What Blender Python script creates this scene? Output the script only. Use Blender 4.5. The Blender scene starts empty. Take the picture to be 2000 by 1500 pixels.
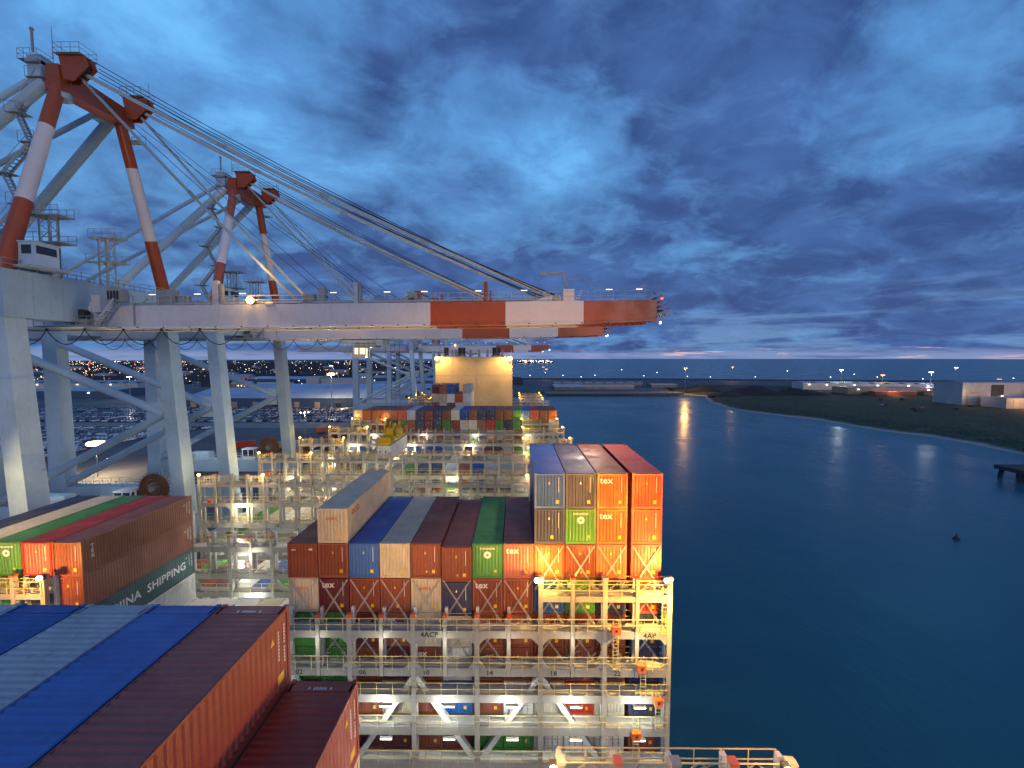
import bpy, math, random
from mathutils import Vector, Matrix
random.seed(7)
R = math.radians
sc = bpy.context.scene
col = sc.collection
V = Vector
# ------------------------------------------------------------------ camera
# eye level is z = 0; the water lies 50 m below, the quay 46 m below
cam = bpy.data.objects.new('camera', bpy.data.cameras.new('camera'))
col.objects.link(cam); sc.camera = cam
cam.data.sensor_width = 36; cam.data.lens = 851.5 / 2000 * 36
cam.data.clip_start = 0.2; cam.data.clip_end = 60000
cam.location = (0, 0, 0)
cam.rotation_euler = (R(90) - math.atan(50 / 851.5), 0, 0.0085)
sc.view_settings.view_transform = 'Standard'
sc.view_settings.look = 'None'
sc.view_settings.exposure = 0.0
sc.view_settings.gamma = 1.0
sc.cycles.max_bounces = 6
sc.cycles.diffuse_bounces = 3
sc.cycles.glossy_bounces = 3
sc.cycles.caustics_reflective = False
sc.cycles.caustics_refractive = False
sc.cycles.sample_clamp_indirect = 3.0

# ------------------------------------------------------------------ node helpers
class NT:
    def __init__(s, nt): s.nt = nt
    def n(s, t, **kw):
        nd = s.nt.nodes.new(t)
        for k, v in kw.items():
            if k.startswith('_'): setattr(nd, k[1:], v)
        return nd
    def l(s, a, b): s.nt.links.new(a, b)
    def val(s, sock, v):
        if isinstance(v, bpy.types.NodeSocket): s.l(v, sock)
        else: sock.default_value = v
    def math(s, op, a, b=0.0, c=None, clamp=False):
        nd = s.n('ShaderNodeMath', _operation=op, _use_clamp=clamp)
        s.val(nd.inputs[0], a); s.val(nd.inputs[1], b)
        if c is not None: s.val(nd.inputs[2], c)
        return nd.outputs[0]
    def vmath(s, op, a, b=None):
        nd = s.n('ShaderNodeVectorMath', _operation=op)
        s.val(nd.inputs[0], a)
        if b is not None: s.val(nd.inputs[1], b)
        return nd.outputs['Value'] if op in ('DOT_PRODUCT', 'LENGTH') else nd.outputs[0]
    def mix(s, f, a, b, blend='MIX'):
        nd = s.n('ShaderNodeMix', _data_type='RGBA', _blend_type=blend)
        s.val(nd.inputs[0], f); s.val(nd.inputs[6], a); s.val(nd.inputs[7], b)
        return nd.outputs[2]
    def rng(s, v, a, b, c, d, smooth=True):
        nd = s.n('ShaderNodeMapRange', _interpolation_type='SMOOTHSTEP' if smooth else 'LINEAR')
        s.val(nd.inputs[0], v)
        for i, q in enumerate((a, b, c, d)): s.val(nd.inputs[i + 1], q)
        return nd.outputs[0]
    def noise(s, vec, scale, detail=3, rough=.55, dist=0.0):
        nd = s.n('ShaderNodeTexNoise')
        s.l(vec, nd.inputs['Vector'])
        nd.inputs['Scale'].default_value = scale; nd.inputs['Detail'].default_value = detail
        nd.inputs['Roughness'].default_value = rough; nd.inputs['Distortion'].default_value = dist
        return nd.outputs[0]
    def mapping(s, vec, scale=(1, 1, 1), loc=(0, 0, 0), rot=(0, 0, 0)):
        nd = s.n('ShaderNodeMapping')
        s.l(vec, nd.inputs[0]); nd.inputs['Location'].default_value = loc
        nd.inputs['Rotation'].default_value = rot; nd.inputs['Scale'].default_value = scale
        return nd.outputs[0]

def c4(c): return (c[0], c[1], c[2], 1.0)

# ------------------------------------------------------------------ world: dusk sky
w = bpy.data.worlds.new('World'); sc.world = w; w.use_nodes = True
T = NT(w.node_tree); w.node_tree.nodes.clear()
d = T.n('ShaderNodeTexCoord').outputs['Generated']
d = T.vmath('NORMALIZE', d)
sep = T.n('ShaderNodeSeparateXYZ'); T.l(d, sep.inputs[0])
z = sep.outputs[2]
zc = T.math('MAXIMUM', z, 0.0)
den = T.math('ADD', zc, 0.34)
comb = T.n('ShaderNodeCombineXYZ')
T.l(T.math('DIVIDE', sep.outputs[0], den), comb.inputs[0])
T.l(T.math('DIVIDE', sep.outputs[1], den), comb.inputs[1])
pc = T.mapping(comb.outputs[0], rot=(0, 0, R(-28)), scale=(1.0, 1.15, 1))
n1 = T.noise(pc, 1.9, 9, .58, .7)
n2 = T.noise(pc, 6.0, 8, .62, .5)
n3 = T.noise(T.mapping(comb.outputs[0], loc=(5, 2, 0)), 4.2, 8, .58, .6)

def pixdir(x, y):
    f = 851.5; th = math.atan(50 / f); u = (x - 1000) / f; v = (750 - y) / f
    dd = math.cos(th) + v * math.sin(th); zz = -math.sin(th) + v * math.cos(th)
    return V((u - dd * .0085, u * .0085 + dd, zz)).normalized()
# the large clear gaps (+) and cloud banks (-) of this evening's sky, by compass direction
blobs = [(1500, 230, 9, -.14), (60, 0, 32, .42), (330, 120, 16, .18), (560, 40, 14, .08), (900, 60, 8, .08), (950, 330, 10, .22), (1090, 265, 8, .36), (1140, 330, 7, .26), (860, 260, 6, .10), (1330, 410, 8, .34), (1180, 200, 8, .16),
         (820, 210, 9, .08), (1790, 200, 9, .50), (1960, 40, 12, .14), (650, 300, 10, .14), (1560, 500, 7, .10), (1600, 600, 12, .06), (620, 140, 8, -.22), (1060, 90, 9, -.20), (850, 130, 8, -.16), (460, 380, 10, .12),
         (1230, 40, 14, -.20), (1450, 150, 14, -.20), (1400, 300, 10, -.18), (1920, 400, 16, -.22), (1700, 420, 12, -.16), (700, 490, 14, -.22), (330, 520, 16, -.22),
         (1000, 520, 12, -.20), (1450, 560, 13, -.14), (200, 390, 10, -.16), (800, 120, 7, -.12), (560, 150, 6, -.10), (1250, 480, 12, -.14)]
cov = T.math('MULTIPLY_ADD', n1, 2.1, -1.08)
cov = T.math('MULTIPLY_ADD', n2, .9, cov)
cov = T.math('MULTIPLY_ADD', n3, .7, cov)
cov = T.math('ADD', cov, -.70)
cov = T.math('ADD', cov, T.rng(z, .40, .10, 0, -.16))
for x, y, r, wt in blobs:
    dt = T.vmath('DOT_PRODUCT', d, tuple(pixdir(x, y)))
    bl = T.rng(dt, math.cos(R(r * 1.35)), 1.0, 0.0, wt)
    cov = T.math('ADD', cov, bl)
clear = T.rng(cov, -.14, .80, 0.0, 1.0, False)
thin = T.rng(n3, .34, .68, 0.0, 1.0)
sky_lo = T.mix(T.rng(z, 0.0, .55, 0, 1), (.13, .37, .68, 1), (.09, .28, .60, 1))
cloud_c = T.mix(thin, (.026, .062, .195, 1), (.046, .112, .31, 1))
cloud_c = T.mix(T.rng(n2, .46, .72, 0, .5), cloud_c, (.08, .19, .43, 1))
base = T.mix(clear, cloud_c, sky_lo)
base = T.mix(T.rng(cov, .55, 1.15, 0, .75), base, (.15, .46, .82, 1))
az = T.n('ShaderNodeCombineXYZ'); T.l(T.math('MULTIPLY', sep.outputs[0], 7.0), az.inputs[0]); T.l(T.math('MULTIPLY', sep.outputs[1], 3.0), az.inputs[1]); T.l(T.math('MULTIPLY', z, 95.0), az.inputs[2])
nb = T.noise(az.outputs[0], 1.3, 6, .62, .4)
az2 = T.mapping(az.outputs[0], scale=(.55, .8, .30), loc=(3, 0, 1.5))
nb2 = T.noise(az2, 1.1, 7, .62, .5)
band = T.rng(z, .19, .02, 0, 1)
streak = T.math('MULTIPLY', T.rng(nb2, .50, .66, 0, 1), T.math('MULTIPLY', band, .75))
base = T.mix(streak, base, (.13, .25, .46, 1))
low = T.rng(z, .022, .006, 0, 1)
low = T.math('MULTIPLY', low, T.rng(nb, .30, .58, .30, 1))
base = T.mix(low, base, (.18, .235, .42, 1))
pk = T.math('MULTIPLY', T.math('MULTIPLY', T.rng(nb, .57, .66, 0, 1), T.rng(z, .032, .014, 0, 1)), T.rng(sep.outputs[0], .0, .45, .0, 1.0))
base = T.mix(T.math('MULTIPLY', pk, .85), base, (.78, .46, .46, 1))
skyt = T.n('ShaderNodeTexSky', _sky_type='NISHITA', _sun_disc=False)
skyt.sun_elevation = R(1.0); skyt.sun_rotation = R(150)
add = T.mix(1.0, base, T.mix(1.0, skyt.outputs[0], (.010, .010, .012, 1), 'MULTIPLY'), 'ADD')
add = T.mix(T.rng(z, -.004, -.02, 0, 1), add, (.03, .05, .11, 1))
bg = T.n('ShaderNodeBackground'); T.l(add, bg.inputs[0]); bg.inputs[1].default_value = 1.28
out = T.n('ShaderNodeOutputWorld'); T.l(bg.outputs[0], out.inputs[0])

# ------------------------------------------------------------------ soft directional fill added behind the camera, and lamp functions
fill_sun = bpy.data.lights.new('fill_sun', 'SUN'); fill_sun.energy = 0.70; fill_sun.angle = R(22); fill_sun.color = (1.0, .84, .76)
so = bpy.data.objects.new('fill_sun', fill_sun); col.objects.link(so)
so.rotation_euler = V((-.42, 1.0, -.20)).to_track_quat('-Z', 'Y').to_euler()

SODIUM = (1.0, .50, .12); WARM = (1.0, .72, .38); WHITE = (.93, 1.0, .95)
def point(loc, watt, color, r=.2, name='lamp_light'):
    l = bpy.data.lights.new(name, 'POINT'); l.energy = watt; l.color = color; l.shadow_soft_size = r
    o = bpy.data.objects.new(name, l); col.objects.link(o); o.location = loc
def spot(loc, to, watt, color, deg=110, r=.25, name='flood_light'):
    l = bpy.data.lights.new(name, 'SPOT'); l.energy = watt; l.color = color; l.shadow_soft_size = r
    l.spot_size = R(deg); l.spot_blend = .6
    o = bpy.data.objects.new(name, l); col.objects.link(o); o.location = loc
    o.rotation_euler = (V(to) - V(loc)).to_track_quat('-Z', 'Y').to_euler()

# ------------------------------------------------------------------ materials
MATS = {}
def mat(name, c, rough=.5, metal=0.0, dirt=.25, streak=0.0, rust=0.0, scale=1.0, bump=0.0, spec=.5):
    if name in MATS: return MATS[name]
    m = bpy.data.materials.new(name); m.use_nodes = True
    nt = m.node_tree; nt.nodes.clear(); t = NT(nt)
    tc = t.n('ShaderNodeTexCoord').outputs['Object']
    oi = t.n('ShaderNodeObjectInfo').outputs['Random']
    off = t.n('ShaderNodeCombineXYZ'); t.l(t.math('MULTIPLY', oi, 37.0), off.inputs[0]); t.l(t.math('MULTIPLY', oi, 91.0), off.inputs[1]); t.l(t.math('MULTIPLY', oi, 17.0), off.inputs[2])
    tc = t.vmath('ADD', tc, off.outputs[0])
    na = t.noise(tc, .55 * scale, 6, .6)
    nb = t.noise(tc, 5 * scale, 5, .6)
    f = t.rng(na, .35, .68, 0, dirt)
    cc = t.mix(f, c4(c), c4([q * .55 + .012 for q in c]))
    f2 = t.rng(nb, .45, .75, 0, dirt * .7)
    cc = t.mix(f2, cc, c4([min(1, q * 1.25 + .02) for q in c]))
    if streak:
        ns = t.noise(t.mapping(tc, scale=(3.2, 3.2, .22)), 1.6, 5, .65)
        cc = t.mix(t.rng(ns, .52, .74, 0, streak), cc, c4((c[0] * .5 + .03, c[1] * .42 + .02, c[2] * .38 + .012)))
    if rust:
        nr = t.noise(tc, 2.2 * scale, 8, .72)
        cc = t.mix(t.rng(nr, .64, .70, 0, rust), cc, (.13, .045, .018, 1))
    hs = t.n('ShaderNodeHueSaturation'); t.l(cc, hs.inputs['Color'])
    t.l(t.math('MULTIPLY_ADD', oi, .38, .82), hs.inputs['Value'])
    t.l(t.math('MULTIPLY_ADD', oi, -.14, 1.05), hs.inputs['Saturation'])
    b = t.n('ShaderNodeBsdfPrincipled'); t.l(hs.outputs[0], b.inputs['Base Color'])
    b.inputs['Metallic'].default_value = metal
    b.inputs['Specular IOR Level'].default_value = spec
    t.l(t.rng(na, .3, .7, max(.08, rough - .14), min(1, rough + .14)), b.inputs['Roughness'])
    if bump:
        bp = t.n('ShaderNodeBump'); bp.inputs['Strength'].default_value = bump; bp.inputs['Distance'].default_value = .03
        t.l(t.noise(tc, 9 * scale, 4, .6), bp.inputs['Height']); t.l(bp.outputs[0], b.inputs['Normal'])
    o = t.n('ShaderNodeOutputMaterial'); t.l(b.outputs[0], o.inputs[0])
    MATS[name] = m
    return m
def emat(name, c, s, sampled=True):
    if name in MATS: return MATS[name]
    m = bpy.data.materials.new(name); m.use_nodes = True
    nt = m.node_tree; nt.nodes.clear(); t = NT(nt)
    e = t.n('ShaderNodeEmission'); e.inputs[0].default_value = c4(c); e.inputs[1].default_value = s
    o = t.n('ShaderNodeOutputMaterial'); t.l(e.outputs[0], o.inputs[0])
    if not sampled: m.cycles.emission_sampling = 'NONE'
    MATS[name] = m
    return m

PAINT = dict(fgred=(.30, .05, .034), brown=(.23, .060, .030), rust=(.42, .10, .022), scarlet=(.56, .07, .035), maroon=(.115, .020, .026), red=(.46, .045, .03), blue=(.018, .10, .36), navy=(.030, .036, .095),
             green=(.06, .25, .045), cream=(.58, .52, .38), grey=(.44, .47, .52), white=(.72, .71, .66), teal=(.035, .11, .115), salmon=(.42, .13, .09))
for k, v in PAINT.items():
    mat('paint_' + k, v, .44, 0, .42, .62, .85 if k not in ('white',) else .45, 1.0, .25)
M = dict(
    white_mark=mat('white_marking', (.75, .75, .72), .5), yellow_mark=mat('yellow_marking', (.75, .50, .02), .5), red_mark=mat('red_marking', (.62, .03, .02), .5),
    dark=mat('dark_steel', (.03, .03, .035), .5), seam=mat('door_seam', (.10, .09, .08), .6),
    ship=mat('ship_steel_paint', (.36, .335, .29), .5, 0, .4, .35, .5), shipw=mat('ship_light_paint', (.62, .62, .58), .5, 0, .4, .3, .4),
    rail=mat('yellow_railing_paint', (.62, .50, .20), .5), tip=mat('orange_post_tip', (.55, .10, .03), .5), black=mat('stencil_black', (.02, .02, .02), .6),
    gear=mat('lashing_gear_steel', (.36, .33, .30), .6, .3, .5, 0, .8), rod=mat('galvanised_rod', (.50, .47, .43), .45, .4),
    orange=mat('orange_box_paint', (.75, .14, .03), .45), funnel=mat('buff_casing_paint', (.50, .36, .17), .5, 0, .45, .35, .25, .25),
    hull=mat('hull_paint', (.05, .06, .09), .4, 0, .4, .3, .3),
    crane=mat('crane_pale_teal_paint', (.40, .56, .67), .42, 0, .35, .32, .35, .4), boom=mat('boom_white_paint', (.56, .60, .68), .42, 0, .35, .34, .3, .4),
    cred=mat('crane_red_paint', (.38, .072, .016), .42, 0, .4, .3, .2, .4), cwhite=mat('crane_band_white', (.72, .68, .68), .42, 0, .2, .1, .08, .4),
    stay=mat('stay_grey_paint', (.36, .46, .50), .45, 0, .3), csteel=mat('crane_grey_steel', (.30, .36, .38), .5, 0, .3), rope=mat('dark_rope', (.02, .022, .03), .7), glass=mat('cab_glass', (.02, .03, .05), .12),
    yellow=mat('spreader_yellow_paint', (.72, .46, .01), .45, 0, .4, .1, .4), reel=mat('reel_cable_brown', (.28, .12, .04), .6, 0, .4),
    quay=mat('quay_asphalt', (.075, .078, .085), .75, 0, .5, 0, 0, .06), conc=mat('quay_concrete', (.22, .21, .20), .8, 0, .5, .2, 0, .3),
    roof=mat('warehouse_roof', (.26, .33, .46), .5, 0, .35, 0, 0, .05), wall=mat('warehouse_wall', (.055, .10, .18), .6, 0, .3, .1, 0, .2), pale=mat('pale_cladding', (.45, .44, .46), .6, 0, .3, .1, 0, .2),
    tan=mat('tan_cladding', (.45, .30, .20), .6, 0, .3, .1, 0, .2), rock=mat('dark_rock', (.04, .042, .045), .9, 0, .5), sand=mat('wet_sand', (.16, .15, .15), .6, 0, .4, 0, 0, .1),
    hill=mat('dark_land', (.03, .035, .045), .9, 0, .5, 0, 0, .005), coal=mat('dark_heap', (.018, .018, .022), .95, 0, .6, 0, 0, .2, 0), leaf=mat('dark_foliage', (.03, .045, .025), .9),
    kiosk=mat('pink_cab_paint', (.62, .50, .45), .5), e_walk=emat('walkway_tube_lamp', (1, .9, .8), 2.2, False), e_bar=emat('white_led', (.9, 1, .97), 9), e_sod=emat('sodium_glow', (1, .50, .10), 14), e_warm=emat('warm_glow', (1, .74, .38), 16), e_mast=emat('mast_glow', (1, .46, .13), 4.5, False),
    e_far=emat('far_lamp_warm', (1, .62, .28), 9, False), e_farw=emat('far_lamp_white', (.9, .97, 1), 8, False), e_farr=emat('far_lamp_red', (1, .2, .1), 8, False), e_win=emat('lit_window', (1, .85, .55), 1.6, False),
    e_red=emat('red_beacon', (1, .05, .03), 8, False))

# ------------------------------------------------------------------ mesh builder
TXT = {}
def text_geo(s, spacing=1.05):
    if s in TXT: return TXT[s]
    cu = bpy.data.curves.new('t', 'FONT'); cu.body = s; cu.align_x = 'CENTER'; cu.align_y = 'CENTER'; cu.size = 1; cu.resolution_u = 2
    cu.space_character = spacing; cu.offset = .022
    ob = bpy.data.objects.new('t', cu); col.objects.link(ob)
    bpy.context.view_layer.update()
    me = ob.to_mesh()
    g = ([tuple(v.co) for v in me.vertices], [tuple(p.vertices) for p in me.polygons])
    ob.to_mesh_clear(); bpy.data.objects.remove(ob); bpy.data.curves.remove(cu)
    TXT[s] = g
    return g
class MB:
    def __init__(s): s.v = []; s.f = []; s.m = []; s.mats = []; s.sm = []
    def mi(s, m):
        if m not in s.mats: s.mats.append(m)
        return s.mats.index(m)
    def add(s, vs, fs, m, smooth=False):
        o = len(s.v); s.v += [tuple(v) for v in vs]; i = s.mi(m)
        for f in fs: s.f.append(tuple(a + o for a in f)); s.m.append(i); s.sm.append(smooth)
    def box(s, x0, x1, y0, y1, z0, z1, m):
        s.add([(x0, y0, z0), (x1, y0, z0), (x1, y1, z0), (x0, y1, z0), (x0, y0, z1), (x1, y0, z1), (x1, y1, z1), (x0, y1, z1)],
              [(0, 3, 2, 1), (4, 5, 6, 7), (0, 1, 5, 4), (1, 2, 6, 5), (2, 3, 7, 6), (3, 0, 4, 7)], m)
    def beam(s, p, q, wd, ht, m, w2=None, h2=None, up=(0, 0, 1)):
        p = V(p); q = V(q); a = (q - p).normalized(); u = V(up)
        if abs(a.dot(u)) > .98: u = V((0, 1, 0))
        r = a.cross(u).normalized(); u = r.cross(a)
        w2 = w2 or wd; h2 = h2 or ht; vs = []
        for c, ww, hh in ((p, wd, ht), (q, w2, h2)):
            for sx, sz in ((-1, -1), (1, -1), (1, 1), (-1, 1)): vs.append(c + r * sx * ww / 2 + u * sz * hh / 2)
        s.add(vs, [(0, 1, 2, 3), (7, 6, 5, 4), (0, 4, 5, 1), (1, 5, 6, 2), (2, 6, 7, 3), (3, 7, 4, 0)], m)
    def tube(s, p, q, r, m, n=8, r2=None, cap=True):
        p = V(p); q = V(q); a = (q - p).normalized(); u = V((0, 0, 1)) if abs(a.z) < .95 else V((1, 0, 0))
        b = a.cross(u).normalized(); c = b.cross(a); r2 = r if r2 is None else r2; vs = []
        for k in range(n):
            t = 2 * math.pi * k / n; e = b * math.cos(t) + c * math.sin(t); vs.append(p + e * r); vs.append(q + e * r2)
        s.add(vs, [(2 * k, 2 * k + 1, (2 * k + 3) % (2 * n), (2 * k + 2) % (2 * n)) for k in range(n)], m, n > 5)
        if cap: s.add(vs, [tuple(2 * k for k in range(n)), tuple(2 * k + 1 for k in reversed(range(n)))], m)
    def path(s, pts, r, m, n=6):
        for a, b in zip(pts, pts[1:]): s.tube(a, b, r, m, n, cap=False)
    def sphere(s, c, r, m, n=8, k=5, sz=1.0):
        vs = []; fs = []
        for i in range(k + 1):
            ph = math.pi * i / k
            for j in range(n):
                th = 2 * math.pi * j / n; vs.append((c[0] + r * math.sin(ph) * math.cos(th), c[1] + r * math.sin(ph) * math.sin(th), c[2] + r * sz * math.cos(ph)))
        for i in range(k):
            for j in range(n): fs.append((i * n + j, (i + 1) * n + j, (i + 1) * n + (j + 1) % n, i * n + (j + 1) % n))
        s.add(vs, fs, m, True)
    def text(s, t, o, right, up, size, m):
        g = text_geo(t); o = V(o); r = V(right); u = V(up)
        s.add([o + r * x * size + u * y * size for x, y, _ in g[0]], g[1], m)
    def mesh(s, name):
        me = bpy.data.meshes.new(name); me.from_pydata(s.v, [], s.f)
        for m in s.mats: me.materials.append(m)
        me.polygons.foreach_set('material_index', s.m); me.polygons.foreach_set('use_smooth', s.sm); me.update()
        return me
    def build(s, name, parent=None, loc=(0, 0, 0)):
        o = bpy.data.objects.new(name, s.mesh(name)); col.objects.link(o); o.parent = parent; o.location = loc
        return o
def one(fn, name, parent=None, loc=(0, 0, 0)):
    b = MB(); fn(b); return b.build(name, parent, loc)
def empty(name, loc=(0, 0, 0), parent=None):
    o = bpy.data.objects.new(name, None); col.objects.link(o); o.location = loc; o.parent = parent; o.empty_display_size = .5
    return o
def tag(o, label=None, cat=None, group=None, kind=None):
    if label: o['label'] = label
    if cat: o['category'] = cat
    if group: o['group'] = group
    if kind: o['kind'] = kind
    return o
KIDS = {}
def copy_tree(o, parent=None):
    c = o.copy(); col.objects.link(c); c.parent = parent
    for ch in list(o.children): copy_tree(ch, c)
    return c
ORD = ['zeroth', 'first', 'second', 'third', 'fourth', 'fifth', 'sixth', 'seventh', 'eighth', 'ninth', 'tenth', 'eleventh', 'twelfth', 'thirteenth', 'fourteenth', 'fifteenth', 'sixteenth',
       'seventeenth', 'eighteenth', 'nineteenth', 'twentieth', 'twenty-first', 'twenty-second', 'twenty-third', 'twenty-fourth']

# ------------------------------------------------------------------ setting: sea, land, quay
def prism(b, pts, z0, z1, m):
    n = len(pts)
    b.add([(x, y, z1) for x, y in pts] + [(x, y, z0) for x, y in pts], [tuple(range(n))] + [(i, i + n, (i + 1) % n + n, (i + 1) % n) for i in range(n)], m)
wm = bpy.data.materials.new('sea_water'); wm.use_nodes = True; wm.node_tree.nodes.clear(); t = NT(wm.node_tree)
tc = t.n('ShaderNodeTexCoord').outputs['Object']
bs = t.n('ShaderNodeBsdfPrincipled'); bs.inputs['Base Color'].default_value = (.004, .022, .040, 1)
t.l(t.mix(t.rng(t.noise(tc, .006, 4, .6), .35, .65, 0, 1), (.022, .120, .160, 1), (.032, .140, .140, 1)), bs.inputs['Base Color'])
bs.inputs['IOR'].default_value = 1.33
t.l(t.rng(t.noise(t.mapping(tc, scale=(1, 1, 1)), .02, 4, .6), .35, .65, .20, .30), bs.inputs['Roughness'])
bp = t.n('ShaderNodeBump'); bp.inputs['Strength'].default_value = .16; bp.inputs['Distance'].default_value = 1.0
h = t.math('ADD', t.math('MULTIPLY', t.noise(t.mapping(tc, scale=(.5, .25, .3), rot=(0, 0, .3)), 1.6, 3, .55), .35), t.math('MULTIPLY', t.noise(t.mapping(tc, scale=(1, .6, 1)), .05, 3, .5), 2.5))
t.l(h, bp.inputs['Height']); t.l(bp.outputs[0], bs.inputs['Normal'])
oo = t.n('ShaderNodeOutputMaterial'); t.l(bs.outputs[0], oo.inputs[0])
b = MB(); b.add([(-9000, -600, -50), (40000, -600, -50), (40000, 45000, -50), (-9000, 45000, -50)], [(0, 1, 2, 3)], wm)
tag(b.build('water'), kind='structure')
# port land with the quay wall along the ship and the head of the basin
land = [(-50, -400), (-50, 585), (30, 585), (32, 625), (222, 628), (232, 690), (330, 760), (900, 700), (3000, 640), (3000, 830), (990, 860), (660, 880), (330, 950), (0, 950), (-60, 1250), (-1300, 7800), (-9000, 16000), (-9000, -400)]
b = MB(); prism(b, land, -52, -46, M['quay']); tag(b.build('ground'), kind='structure')
b = MB(); b.box(-51.4, -50, -200, 585, -45.996, -45.7, M['conc']); tag(b.build('quay_edge_kerb'), kind='structure')
b = MB()
for k in range(-2, 7):
    pass
b.box(-50.4, -50.25, -100, 560, -45.995, -45.93, M['dark']); b.box(-80.1, -79.95, -100, 560, -45.995, -45.93, M['dark'])
tag(b.build('quay_crane_rails'), kind='structure')
# grey concrete lanes and darker tarmac areas as sheets on the ground
b = MB(); b.add([(-60, 20, -45.99), (-78, 20, -45.99), (-78, 560, -45.99), (-60, 560, -45.99)], [(0, 1, 2, 3)], M['conc']); tag(b.build('quay_road'), kind='structure')
b = MB()
for x in (-64, -69, -74):
    for k in range(60): b.box(x - .08, x + .08, 30 + k * 8, 34 + k * 8, -45.986, -45.98, M['white_mark'])
tag(b.build('road_markings'), kind='structure')
b = MB(); b.add([(-100, 285, -45.99), (-100, 308, -45.99), (-420, 308, -45.99), (-420, 297, -45.99), (-215, 285, -45.99)], [(0, 1, 2, 3, 4)], M['conc']); tag(b.build('yard_road'), kind='structure')
# right bank: sloping beach, rough grass and spoil heaps
shore = [(222, 628), (240, 590), (250, 577), (236, 540), (222, 500), (213, 440), (213, 418), (227, 384), (244, 352), (249, 304), (264, 277), (264, 250), (262, 224), (268, 190), (300, 140), (360, 60), (420, -60)]
def lerp(a, b, t): return a + (b - a) * t
def resample(pts, n):
    L = [0]
    for p, q in zip(pts, pts[1:]): L.append(L[-1] + math.dist(p, q))
    outp = []
    for i in range(n):
        s = L[-1] * i / (n - 1); k = max(j for j in range(len(L)) if L[j] <= s + 1e-9); k = min(k, len(pts) - 2)
        t = (s - L[k]) / (L[k + 1] - L[k]); outp.append((lerp(pts[k][0], pts[k + 1][0], t), lerp(pts[k][1], pts[k + 1][1], t)))
    return outp
from mathutils import noise as MN
sh = resample(shore, 150)
us = [-.01, 0, .008, .016, .026, .04, .06, .08, .10, .13, .16, .2, .25, .3, .36, .43, .5, .6, .7, .85, 1.0]
b = MB(); vs = []
for i, (x, y) in enumerate(sh):
    ex, ey = lerp(330, 1400, i / 149), lerp(765, -60, i / 149)
    if i < 60: ex = lerp(330, 760, i / 60); ey = lerp(765, 640, i / 60)
    else: ex = lerp(760, 1500, (i - 60) / 89); ey = lerp(640, -60, (i - 60) / 89)
    for u in us:
        px, py = lerp(x, ex, u), lerp(y, ey, u)
        dd = math.hypot(px - x, py - y) * (1 if u >= 0 else -1)
        hgt = -50.7 + min(4.6, .8 + max(0, dd) * .16 if dd > 0 else 0)
        if dd > 9: hgt += (MN.noise(V((px * .03, py * .03, 0))) * 1.1 + MN.noise(V((px * .12, py * .12, 3))) * .45) * min(1, (dd - 9) / 12)
        if u > .25: hgt = min(hgt, -45.9) if u > .4 else lerp(hgt, -46.1, min(1, (u - .25) / .15))
        vs.append((px + (MN.noise(V((px * .08, py * .08, 9))) * 3 if 0 < u < .1 else 0), py, hgt))
fs = []; nU = len(us)
for i in range(149):
    for j in range(nU - 1): fs.append((i * nU + j, i * nU + j + 1, (i + 1) * nU + j + 1, (i + 1) * nU + j))
gm = bpy.data.materials.new('bank_ground'); gm.use_nodes = True; gm.node_tree.nodes.clear(); t = NT(gm.node_tree)
geo = t.n('ShaderNodeNewGeometry'); sp = t.n('ShaderNodeSeparateXYZ'); t.l(geo.outputs['Position'], sp.inputs[0])
nn = t.noise(geo.outputs['Position'], .06, 7, .65); n5 = t.noise(geo.outputs['Position'], .5, 5, .65)
hh = t.math('MULTIPLY_ADD', nn, 1.6, sp.outputs[2])
cg = t.mix(t.rng(n5, .35, .7, 0, 1), (.034, .040, .022, 1), (.12, .115, .055, 1))
cg = t.mix(t.rng(nn, .56, .66, 0, .75), cg, (.14, .105, .085, 1))
cs = t.mix(t.rng(hh, -49.0, -47.6, 0, 1), (.42, .38, .35, 1), cg)
bs = t.n('ShaderNodeBsdfPrincipled'); t.l(cs, bs.inputs['Base Color']); bs.inputs['Roughness'].default_value = .8; bs.inputs['Specular IOR Level'].default_value = .15
oo = t.n('ShaderNodeOutputMaterial'); t.l(bs.outputs[0], oo.inputs[0])
b.add(vs, fs, gm, True)
tag(b.build('terrain'), kind='structure')

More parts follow.
